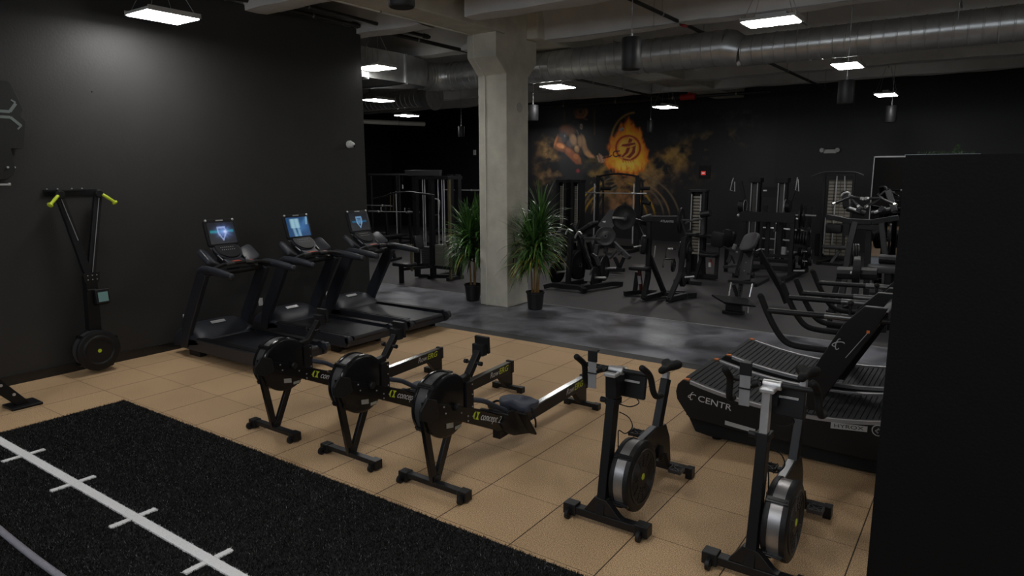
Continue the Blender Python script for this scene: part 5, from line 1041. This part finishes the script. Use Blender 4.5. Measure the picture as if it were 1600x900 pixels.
M.rod('chrome_post', [at(1024, 384, 12), at(1022, 402, 12)], .012, ALU); M.rod('right_peg', [at(1060, 344, 11.75), at(1076, 344, 11.9)], .022, FRMG); M.rod('storage_peg', [at(1062, 434, 12.0), at(1085, 432, 12.1)], .02, ALU)
plate(at(975, 340, 11.3), (.75, -.6, .05), .235, 'large plate on the left lever arm of the white lettered press'); plate(at(1064, 345, 11.8), (1, .12, 0), .235, 'plate standing on the right arm of the white lettered press')
for k in range(2): plate(at(1066 + 3 * k, 432, 12.05), (1, .12, 0), .19, 'dark plate stored low on the right leg of the white lettered press')
plate(at(1052, 415, 12.2), (1, .1, 0), .12, 'small plate stored inside the right upright of the white lettered press')
# --- stacks and seated machines right of it
Y = 15.0
M = Machine('seated_press', 'seated machine with slotted stack column and roller, right of the white lettered press', 'selector machine', (-5.3, 15.0, 0))
M.part('column', FRM, lambda b: b.box(-5.60, -5.55, Y - .1, Y + .12, 0, 1.92).box(-5.30, -5.24, Y - .1, Y + .12, 0, 1.92).box(-5.6, -5.24, Y + .05, Y + .12, 0, 1.92).box(-5.62, -5.22, Y - .11, Y + .13, 1.90, 1.95), .005)
M.part('slotted_panel', PERF, lambda b: [b.box(-5.53, -5.33, Y - .05, Y - .04, .5 + .07 * k, .548 + .07 * k) for k in range(19)]); M.rod('guide_rod', [(-5.54, Y - .11, .2), (-5.54, Y - .11, 1.85)], .012, ALU); M.rod('guide_rod', [(-5.33, Y - .11, .2), (-5.33, Y - .11, 1.85)], .012, ALU)
M.rod('roller', [at(1095, 335, 14.6), at(1110, 333, 14.6)], .075, VIN); M.bars('roller_arm', [at(1098, 340, 14.7), at(1098, 366, 14.7)], .07, m=FRMG); M.rod('swing_arm', [at(1066, 352, 14.6), at(1080, 345, 14.6), at(1098, 342, 14.6)], .022, FRMG, sm=3)
M.pad('backrest', at(1121, 374, 14.6), (.1, 0, 1), (-.3, -1, .1), .34, .30, .08, FRM); M.pad('seat', at(1108, 398, 14.5), (1, 0, 0), (0, 0, 1), .40, .36, .07); M.pad('side_pad', at(1105, 368, 14.9), (1, 0, 0), (0, 0, 1), .55, .3, .08)
M.bars('frame', [at(1086, 436, 14.5), at(1099, 392, 14.5)], .07, m=FRM); M.bars('frame', [at(1099, 392, 14.5), at(1100, 432, 14.6)], .07); M.bars('frame', [at(1118, 435, 14.5), at(1122, 385, 14.6)], .07, m=FRM); M.bars('frame', [at(1098, 396, 14.5), at(1120, 397, 14.5)], .07, m=FRM, up=(0, 0, 1)); M.bars('base', [at(1066, 427, 14.8), at(1120, 433, 14.5)], .09, up=(0, 0, 1)); M.bars('base', [(-5.5, 15.0, .04), (-5.2, 15.0, .04)], .1, up=(0, 0, 1))
M.rod('red_pin', [at(1111, 405, 14.5), at(1112, 414, 14.5)], .02, RED); M.rod('pale_pin', [at(1109, 410, 14.45), at(1109, 417, 14.45)], .03, LETW)
for k in range(5): plate(at(1064 + 3.2 * k, 391, 13.6), (1, .12, 0), .19, 'one of five dark plates in a row right of the white lettered press', 'row of five plates right of the press')
M = Machine('plate_tree', 'low plate storage stand behind the right upright of the white lettered press', 'plate stand', (at(1072, 400, 13.6).x, 13.6, 0))
x = at(1072, 400, 13.6).x; M.bars('post', [(x, 13.75, 0), (x, 13.75, 1.15)], .08); M.rod('peg', [at(1060, 391, 13.6), at(1084, 391, 13.6)], .022, FRMG); M.bars('base', [(x - .3, 13.75, .04), (x + .3, 13.75, .04)], .08, up=(0, 0, 1)); M.bars('arm', [(x, 13.75, .72), (x, 13.55, .72)], .05, up=(0, 0, 1)); M.bars('top_shelf', [at(1066, 366, 13.7), at(1090, 366, 13.7)], .2, .05, up=(0, 0, 1))
for x_, lb in ((1090, 'dark round topped pad'),): pass
M = Machine('abdominal_machine', 'small seated machine with a rounded dark pad, left of the grey padded sled machine', 'selector machine', (-4.7, 16.0, 0))
M.pad('rounded_pad', at(1138, 372, 16.0), (.2, 0, 1), (-.4, -1, 0), .42, .34, .14, VIN, .4); M.bars('long_arm', [at(1100, 382, 16.0), at(1170, 384, 16.0)], .05, m=FRMG, up=(0, 0, 1)); M.bars('lever', [at(1126, 384, 15.6), at(1151, 394, 15.4)], .035, m=FRMG); M.rod('tip', [at(1150, 393.5, 15.4), at(1153, 394.5, 15.4)], .025, CHR)
M.bars('post', [at(1136, 384, 16.0), (at(1136, 384, 16).x, 16.0, 0)], .08); M.bars('pedal', [at(1137, 410, 15.2), at(1143, 398, 15.2)], .09, .04, m=FRMG); M.bars('pedal_arm', [at(1143, 400, 15.2), at(1148, 412, 15.2)], .04); M.bars('base', [at(1130, 417, 15.3), at(1165, 415, 15.3)], .06, m=FRMG, up=(0, 0, 1)); M.rod('pale_grip', [at(1146, 389, 15.8), at(1149, 382, 15.8)], .045, ALU)
# --- functional trainer behind the rack
Y = 18.5
M = Machine('functional_trainer', 'tall twin column cable trainer against the back wall with swinging arms', 'cable machine', (-4.8, 18.5, 0))
for px0, px1 in ((1175, 1187), (1217, 1229)):
    xa, xb = at(px0, 285, Y).x, at(px1, 285, Y).x
    M.rod('guide_rod', [(xa + .02, Y - .1, .1), (xa + .02, Y - .1, 2.05)], .013, ALU); M.rod('guide_rod', [(xb - .02, Y - .1, .1), (xb - .02, Y - .1, 2.05)], .013, ALU)
    M.part('shroud', mat('dark_shroud', (.06, .056, .055), .5), lambda b: b.box(xa + .05, xb - .05, Y - .05, Y, .1, 2.02)); M.part('column', FRM, lambda b: b.box(xa - .02, xb + .02, Y + .02, Y + .2, 0, 2.12).box(xa - .06, xb + .06, Y - .14, Y + .2, 2.06, 2.18), .006)
for pts in (([at(1157, 283, 18.2), at(1163, 314, 18.2)]), ([at(1245, 285, 18.2), at(1234, 316, 18.2)])): M.bars('swing_arm', pts, .09)
for px in (1159, 1231): M.part('pivot', FRM, lambda b: b.lathe([(-.08, .12), (-.06, .16), (.06, .16), (.08, .12)], at(px, 322, 18.2), 'x', 20)); M.part('pivot_ring', ALU, lambda b: b.lathe([(0, .17), (.01, .17), (.01, .155), (0, .155)], at(px + (5 if px < 1200 else -4), 322, 18.15), 'x', 24, close=True))
M.rod('stirrup_handle', [at(1146, 278, 18.0), at(1144, 284, 18.0), at(1141, 297, 18.0), at(1148, 299, 18.0), at(1148, 284, 18.0)], .012, ALU); M.rod('stirrup_handle', [at(1246, 277, 18.0), at(1243, 297, 18.0), at(1248, 299, 18.0), at(1247, 280, 18.0)], .012, ALU); M.rod('ball_stop', [at(1152, 336, 18.0), at(1155, 337, 18.0)], .04, ALU)
M.bars('cross_arm', [at(1163, 330, 18.2), at(1176, 332, 18.4)], .05); M.bars('link', [at(1190, 300, Y), at(1216, 300, Y)], .25, .05); M.rod('pale_tab', [at(1192.5, 298, 18.2), at(1198, 298, 18.2)], .022, LETW); M.bars('base', [(-5.3, 18.4, .04), (-4.1, 18.4, .04)], .2, .08, up=(0, 0, 1))
# --- power rack with plates
M = Machine('power_rack', 'black half rack with wide top plate and chrome rungs, right of centre', 'rack', (-4.0, 15.8, 0))
Y = 15.6; g0, g1 = at(1158, 331, Y), at(1243, 332, Y)
M.part('top_board', FRM, lambda b: b.box(g0.x, g1.x, Y - .02, Y + .02, 1.24, 1.46), .006)
for x, y in ((-4.55, 15.65), (-3.52, 15.65), (-4.45, 16.9), (-3.45, 16.9)): M.bars('upright', [(x, y, 0), (x, y, 1.55 if y > 16 else 1.46)], .085)
for px in (1200, 1219): x = at(px, 360, 15.9).x; M.bars('inner_upright', [(x, 15.9, .45), (x, 15.9, 1.35)], .085)
M.bars('rail', [(-4.5, 15.9, .47), (-3.5, 15.9, .47)], .07, up=(0, 0, 1)); M.bars('base_rail', [(-3.5, 15.0, .05), (-3.45, 17.0, .05)], .09, up=(0, 0, 1)); M.bars('base_rail', [(-4.6, 15.2, .05), (-4.5, 17.0, .05)], .09, up=(0, 0, 1)); M.bars('base_rail', [(-4.5, 16.9, .05), (-3.45, 16.9, .05)], .08, up=(0, 0, 1)); M.bars('safety_arm', [(-3.52, 15.65, .52), (-3.47, 16.9, .52)], .06, up=(0, 0, 1)); M.bars('cross_rail', [(-4.5, 15.7, .22), (-3.5, 15.7, .22)], .10, up=(0, 0, 1))
for k, z in enumerate((1.28, 1.02, .76, .50)): M.rod('chrome_rung', [(-3.95, 16.7, z), (-3.5, 16.6, z - .02)], .022, ALU); M.rod('chrome_rung', [(-4.45, 16.8, z), (-4.15, 16.75, z)], .018, ALU)
M.rod('rope_grip', [at(1212, 350, 15.8), at(1211, 362, 15.8)], .035, FRMG); M.part('pale_box', LETW, lambda b: b.box(at(1220, 388, 16).x, at(1228, 388, 16).x, 15.98, 16.1, .50, .66)); M.rod('storage_peg', [at(1240, 423, 15.6), at(1257, 423, 15.6)], .02, ALU); M.rod('bar_peg', [at(1243, 336, 15.6), at(1275, 337, 15.6)], .018, ALU)
plate(at(1251, 337, 15.6), (1, .1, 0), .27, 'big plate on the outside peg of the half rack'); plate(at(1257, 337, 15.6), (1, .1, 0), .25, 'outermost plate on the bar peg of the half rack')
for k in range(5): plate(at(1244 + 4.2 * k, 371 + .4 * k, 15.7), (1, .1, 0), .145 + .006 * k, 'one of five small plates on the middle side peg of the half rack', 'five small plates on the half rack side peg')
for k, (px, py, r) in enumerate(((1256, 361, .09), (1257, 393, .105), (1258, 408, .105), (1246, 399, .11), (1247, 412, .11))):
    o = thing('dumbbell', 'round headed dumbbell beside the half rack, %s' % ('just under the big plates', 'outer one of the middle pair', 'outer one of the lowest pair', 'inner one of the middle pair', 'inner one of the lowest pair')[k], 'dumbbell', at(px, py, 16.3 if k < 3 else 16.75), .1, 'dumbbells beside the half rack')
    MB().cyl((-.09, 0, 0), (.09, 0, 0), .016, 8).build('grip', CHR, o)
    for s in (-1, 1): h = MB().lathe([(0, r * .8), (.01, r), (.07, r), (.08, r * .8)], (s * .10 - .04, 0, 0), 'x', 16).build('head', RUB, o); MB().lathe([(0, r * .45), (.004, r * .4)], (s * .10 + .04, 0, 0), 'x', 12).build('end_cap', ALU, h)
# --- grey padded sled machine, nearest of the strength machines
M = Machine('hack_squat_machine', 'plate loaded sled machine with grey quilted pad and dark foot platform, centre right', 'plate machine', (-3.3, 11.7, 0))
M.part('foot_platform', PLS, lambda b: b.add([at(1112, 460, 11.2), at(1132, 472, 10.95), at(1181, 478, 10.95), at(1168, 466, 11.35), at(1112, 463, 11.22), at(1132, 475, 10.97), at(1181, 480, 10.97), at(1168, 468, 11.37)], [(0, 1, 2, 3), (7, 6, 5, 4), (0, 4, 5, 1), (1, 5, 6, 2), (2, 6, 7, 3), (3, 7, 4, 0)]), .004)
M.part('base_box', FRM, lambda b: b.box(-3.56, -3.22, 11.20, 11.36, 0, .05).box(-3.52, -3.26, 11.24, 11.34, .05, .16), .006)
for pt in (((1134, 488), (1135.5, 478)), ((1168, 490), (1169, 480)), ((1139, 462), (1142.5, 441)), ((1171, 464), (1175.5, 443))): M.rod('chrome_rod', [at(*pt[0], 11.3), at(*pt[1], 11.35)], .016, CHR)
M.bars('cross_head', [at(1138, 439, 11.4), at(1179, 442.5, 11.4)], .07, .05, up=(0, 0, 1)); M.bars('perforated_column', [at(1155, 464, 11.5), at(1158, 444, 11.6)], .08, .03, m=FRMG); M.part('column_holes', PLS, lambda b: [b.ball(at(1155.3 + .55 * k, 461 - 3.7 * k, 11.47 + .02 * k), .011, 6) for k in range(5)])
M.bars('sled_beam', [at(1163, 440, 11.5), at(1169, 395, 12.0)], .20, .07, m=mat('grey_sled_beam', (.022, .022, .025), .42)); M.bars('side_strut', [at(1150, 432, 11.6), at(1160, 394, 12.0)], .06); M.bars('inner_brace', [at(1146, 445, 11.5), at(1152, 463, 11.5)], .05); M.bars('rear_leg', [at(1185, 390, 12.0), at(1222, 455, 12.3), at(1229, 473, 12.35)], .085, .085, m=FRM)
p0, p1 = at(1165, 392, 11.85), at(1177, 364, 12.1); M.pad('quilted_pad', (p0 + p1) / 2, p1 - p0, Vector((-.42, -.85, .42)), (p1 - p0).length * 1.0, .32, .08, VING, .35)
M.bars('pad_bracket', [at(1160, 394, 12.0), at(1187, 394, 12.0)], .07, .05, up=(0, 0, 1)); M.rod('side_bumper', [at(1168, 430, 11.6), at(1178, 431, 11.6)], .045, RUB); M.rod('side_bumper', [at(1149, 430, 11.6), at(1156, 431, 11.6)], .04, RUB); M.bars('floor_leg', [at(1180, 446, 11.7), at(1200, 436, 12.6)], .06, up=(0, 0, 1)); [M.part('bolt', CHR, lambda b, p=p: b.ball(p, .009, 6)) for p in (at(1165.6, 410, 11.75), at(1163, 423, 11.6))]
# --- lat pulldown at the back wall
Y = 19.6
M = Machine('lat_pulldown', 'tall lat pulldown tower with brown slotted shroud and bench, at the back wall', 'cable machine', (-3.3, 19.4, 0))
M.bars('upright', [at(1289, 274, Y), (at(1289, 274, Y).x + .03, Y, 0)], .06); M.bars('upright', [at(1335, 274, Y), (at(1335, 274, Y).x, Y, 0)], .06); M.part('shroud', PERF, lambda b: [b.box(at(1296 + 9.2 * j, 290, Y).x, at(1304 + 9.2 * j, 290, Y).x, Y - .05, Y - .03, .15 + .085 * k, .21 + .085 * k) for j in range(4) for k in range(23)]); M.part('shroud_back', mat('shroud_back', (.07, .06, .048), .5), lambda b: b.box(at(1295, 290, Y).x, at(1333, 290, Y).x, Y - .025, Y, .12, 2.12))
M.bars('top_beam', [at(1287, 271, Y), at(1337, 272, Y)], .10, .09, up=(0, 0, 1)); M.rod('guide_rod', [at(1308, 275, Y - .15), (at(1308, 275, Y - .15).x, Y - .15, .4)], .014, ALU); M.rod('cable_rod', [at(1320, 275, Y - .15), at(1320, 298, Y - .15)], .012, ALU)
M.rod('lat_bar', [at(1268, 276, Y - .3), at(1284, 270, Y - .3), at(1300, 268.5, Y - .3), at(1330, 268.5, Y - .3), at(1340, 270, Y - .3), at(1349, 274, Y - .3)], .02, FRMG, sm=3)
M.pad('seat', at(1308, 386, 18.7), (1, .2, 0), (0, 0, 1), .70, .32, .07, FRMG); M.bars('seat_leg', [at(1297, 413, 18.6), at(1313, 390, 18.7)], .07, m=FRMG); M.bars('foot', [at(1280, 411, 18.6), at(1316, 415, 18.5)], .08, up=(0, 0, 1)); M.pad('knee_pad', at(1303, 357, 18.8), (1, 0, 0), (0, -1, 0), .38, .24, .14); M.rod('chrome_lever', [at(1310, 341, 18.7), at(1325, 344, 18.7)], .028, CHR); M.bars('seat_post', [at(1318, 384, 19.1), at(1318, 345, 19.3)], .06); M.bars('base', [(-3.5, 18.5, .04), (-3.3, 19.6, .04)], .08, up=(0, 0, 1)); M.rod('side_rod', [at(1290, 340, 19.3), at(1286, 396, 19.3)], .014, ALU)
tag(MB((at(1282, 395, 20.5).x, 20.5, 0)).lathe([(0, .15), (.6, .17), (.6, .15), (.58, .15)], (at(1282, 395, 20.5).x, 20.5, 0), 'z', 20).build('waste_bin', PLS), 'dark round bin by the back wall left of the lat tower', 'bin').location = (at(1282, 395, 20.5).x, 20.5, 0)
# --- high row machine in front of the mirror
Y = 12.4
M = Machine('high_row_machine', 'plate loaded pull machine with paired chrome tipped handles, left of the dark partition', 'plate machine', (-1.8, 12.5, 0))
M.bars('top_beam', [at(1292, 338, Y), at(1326, 345, Y), at(1362, 347, Y), at(1404, 340, Y)], .10, .08, up=(0, 0, 1)); M.bars('front_leg', [at(1337, 345, Y), at(1328, 380, Y - .1), (at(1318, 420, 12.1).x, 12.0, 0)], .09, m=FRM); M.bars('side_panel', [at(1325, 345, Y), at(1322, 368, Y)], .08)
M.bars('centre_leg', [at(1358, 350, Y + .3), (at(1358, 420, Y + .3).x, Y + .3, 0)], .09); M.bars('rear_leg', [at(1377, 345, Y), at(1383, 400, Y - .1), (at(1388, 440, 12.0).x, 11.9, 0)], .08, m=FRM); M.bars('cross_bar', [at(1337, 355, Y), at(1380, 356, Y)], .07, m=FRM, up=(0, 0, 1)); M.bars('base_rail', [(-2.05, 12.0, .04), (-1.85, 13.0, .04)], .09, up=(0, 0, 1)); M.bars('base_rail', [(-1.2, 11.9, .04), (-1.4, 13.0, .04)], .09, up=(0, 0, 1)); M.bars('base_rail', [(-1.95, 12.7, .04), (-1.4, 12.8, .04)], .09, up=(0, 0, 1))
for a, c in (((1323, 326), (1352, 334)), ((1362, 334), (1392, 328))): M.rod('lever_tube', [at(*a, 12.2), at(*c, 12.2)], .045, FRM); M.rod('bright_sleeve', [at(a[0] + 4, a[1] - 1.5, 12.16), at(c[0] - 8, c[1] - 3, 12.16)], .022, ALU)
M.bars('upright_post', [at(1323, 325, 12.2), at(1320, 300, 12.3)], .10, .09); M.bars('upright_post', [at(1398, 330, 12.2), at(1388, 298, 12.3)], .08, .07, m=FRMG)
for h, tips in (((1329, 308), ((1304, 318), (1346, 310), (1341, 322))), ((1376, 310), ((1356, 310), (1355, 322), (1397, 319)))):
    M.rod('hub', [at(h[0] - 3, h[1] - 1, 12.1), at(h[0] + 3, h[1] + 1, 12.1)], .035, FRMG)
    for tp in tips:
        q, w_ = at(*tp, 11.9), at(*h, 12.1); hn = M.rod('pull_handle', [w_, q], .022, FRM); M.rod('chrome_tip', [q, q + (q - w_).normalized() * .045], .026, CHR, hn)
M.rod('hooked_arm', [at(1315, 306, 12.2), at(1318, 302, 12.2), at(1326, 301, 12.2), at(1328, 308, 12.2)], .016, ALU, sm=3); M.rod('hooked_arm', [at(1374, 306, 12.3), at(1382, 299, 12.3), at(1398, 301, 12.3)], .016, FRMG); M.bars('pad_stop', [at(1340, 330, 12.1), at(1346, 323, 12.1)], .07, .06, m=FRMG); M.bars('pad_stop', [at(1374, 330, 12.1), at(1380, 323, 12.1)], .07, .06, m=FRMG)
for k in range(3): plate(at(1331 + 4.2 * k, 398, 12.9), (1, .3, 0), .19, 'one of three plates low inside the pull machine by the mirror', 'three plates low in the pull machine')
plate(at(1390, 372, 12.9), (1, .1, 0), .24, 'plate on the right side of the pull machine near the mirror')
# --- roller pad machine behind the curved treadmills
Y = 11.0
M = Machine('leg_extension_machine', 'leg machine with two thick roller pads just behind the curved treadmills', 'selector machine', (-1.5, 11.0, 0))
M.rod('roller_pad', [at(1309, 426, Y), at(1333, 427, Y)], .095, VIN); M.rod('roller_pad', [at(1345, 427, Y), at(1371, 428, Y)], .095, VIN); M.part('curved_cam', FRM, lambda b: b.lathe([(-.05, .13), (-.05, .20), (.05, .20), (.05, .13)], at(1338, 421, Y), (1, .15, 0), 32, close=True), .006)
M.bars('cam_post', [at(1338, 435, Y), (at(1338, 435, Y).x, Y, 0)], .09, .07); M.pad('seat', at(1386, 420, 11.2), (1, .2, 0), (0, 0, 1), .5, .42, .09, FRMG); M.bars('seat_leg', [(at(1388, 425, 11.2).x, 11.2, .9), (at(1388, 425, 11.2).x, 11.2, 0)], .09); M.bars('frame', [at(1312, 432, 11.1), at(1300, 470, 11.1), (at(1298, 480, 11.1).x, 11.1, 0)], .07); M.bars('base', [(at(1338, 435, Y).x, Y, .05), (at(1388, 425, 11.2).x, 11.2, .05)], .1, up=(0, 0, 1)); M.bars('base', [(at(1298, 480, 11.1).x, 11.1, .05), (at(1338, 435, Y).x, Y, .05)], .08, up=(0, 0, 1)); M.rod('bright_peg', [at(1329, 426, 10.88), at(1331, 426.4, 10.88)], .022, CHR)
M.rod('upper_roller', [at(1374, 404, 11.4), at(1400, 406, 11.4)], .07, VIN); M.bars('roller_post', [(at(1396, 410, 11.4).x, 11.4, 0), (at(1396, 410, 11.4).x, 11.4, .97)], .07); M.bars('arched_guard', [at(1357, 378, 12.0), at(1375, 372, 12.0), at(1392, 380, 12.0), at(1398, 396, 12.0)], .05, m=FRMG) if 0 else None
# --- mirror on the rear partition with its pale edge and greenery on top
t = thing('wall_mirror', 'tall mirror with pale left edge on the rear partition, left of the dark wall', 'mirror', (-.9, 14.5, 0))
MB().box(-.985, 1.4, -.012, -.002, .05, 2.60).build('mirror_glass', MIRR, t); MB().box(-1.0, -.985, -.02, 0, .0, 2.625).box(-1.0, 1.4, -.02, 0, 2.60, 2.625).build('pale_edge', TRIM, t)
gp = at(1490, 238, 14.54); t = thing('greenery', 'small artificial fir and sprigs lying on top of the rear partition', 'artificial plant', (gp.x, 14.56, 2.63))
rd = random.Random(4); g = MB()
for i in range(420):
    if i < 190: x = rd.gauss(.05, .05); zz = rd.uniform(0, .17); sp_ = .11 * (1 - zz / .18); x = .05 + rd.uniform(-sp_, sp_)
    else: x = rd.choice((-.45, -.25, -.1, .2)) + rd.uniform(-.12, .12); zz = rd.uniform(0, .06)
    y = rd.uniform(-.04, .04); p = Vector((x, y, zz)); d = Vector((rd.uniform(-1, 1), rd.uniform(-1, 1), rd.uniform(-.2, 1))).normalized() * .035; w = Vector((rd.uniform(-1, 1), rd.uniform(-1, 1), 0)).normalized() * .006
    g.add([p - w, p + w, p + d], [(0, 1, 2)])
g.build('sprigs', LEAF, t, kind='stuff'); MB().box(-.75, .4, -.05, .05, 0, .018).build('pale_tray', mat('pale_blue_tray', (.30, .34, .38), .5), t)
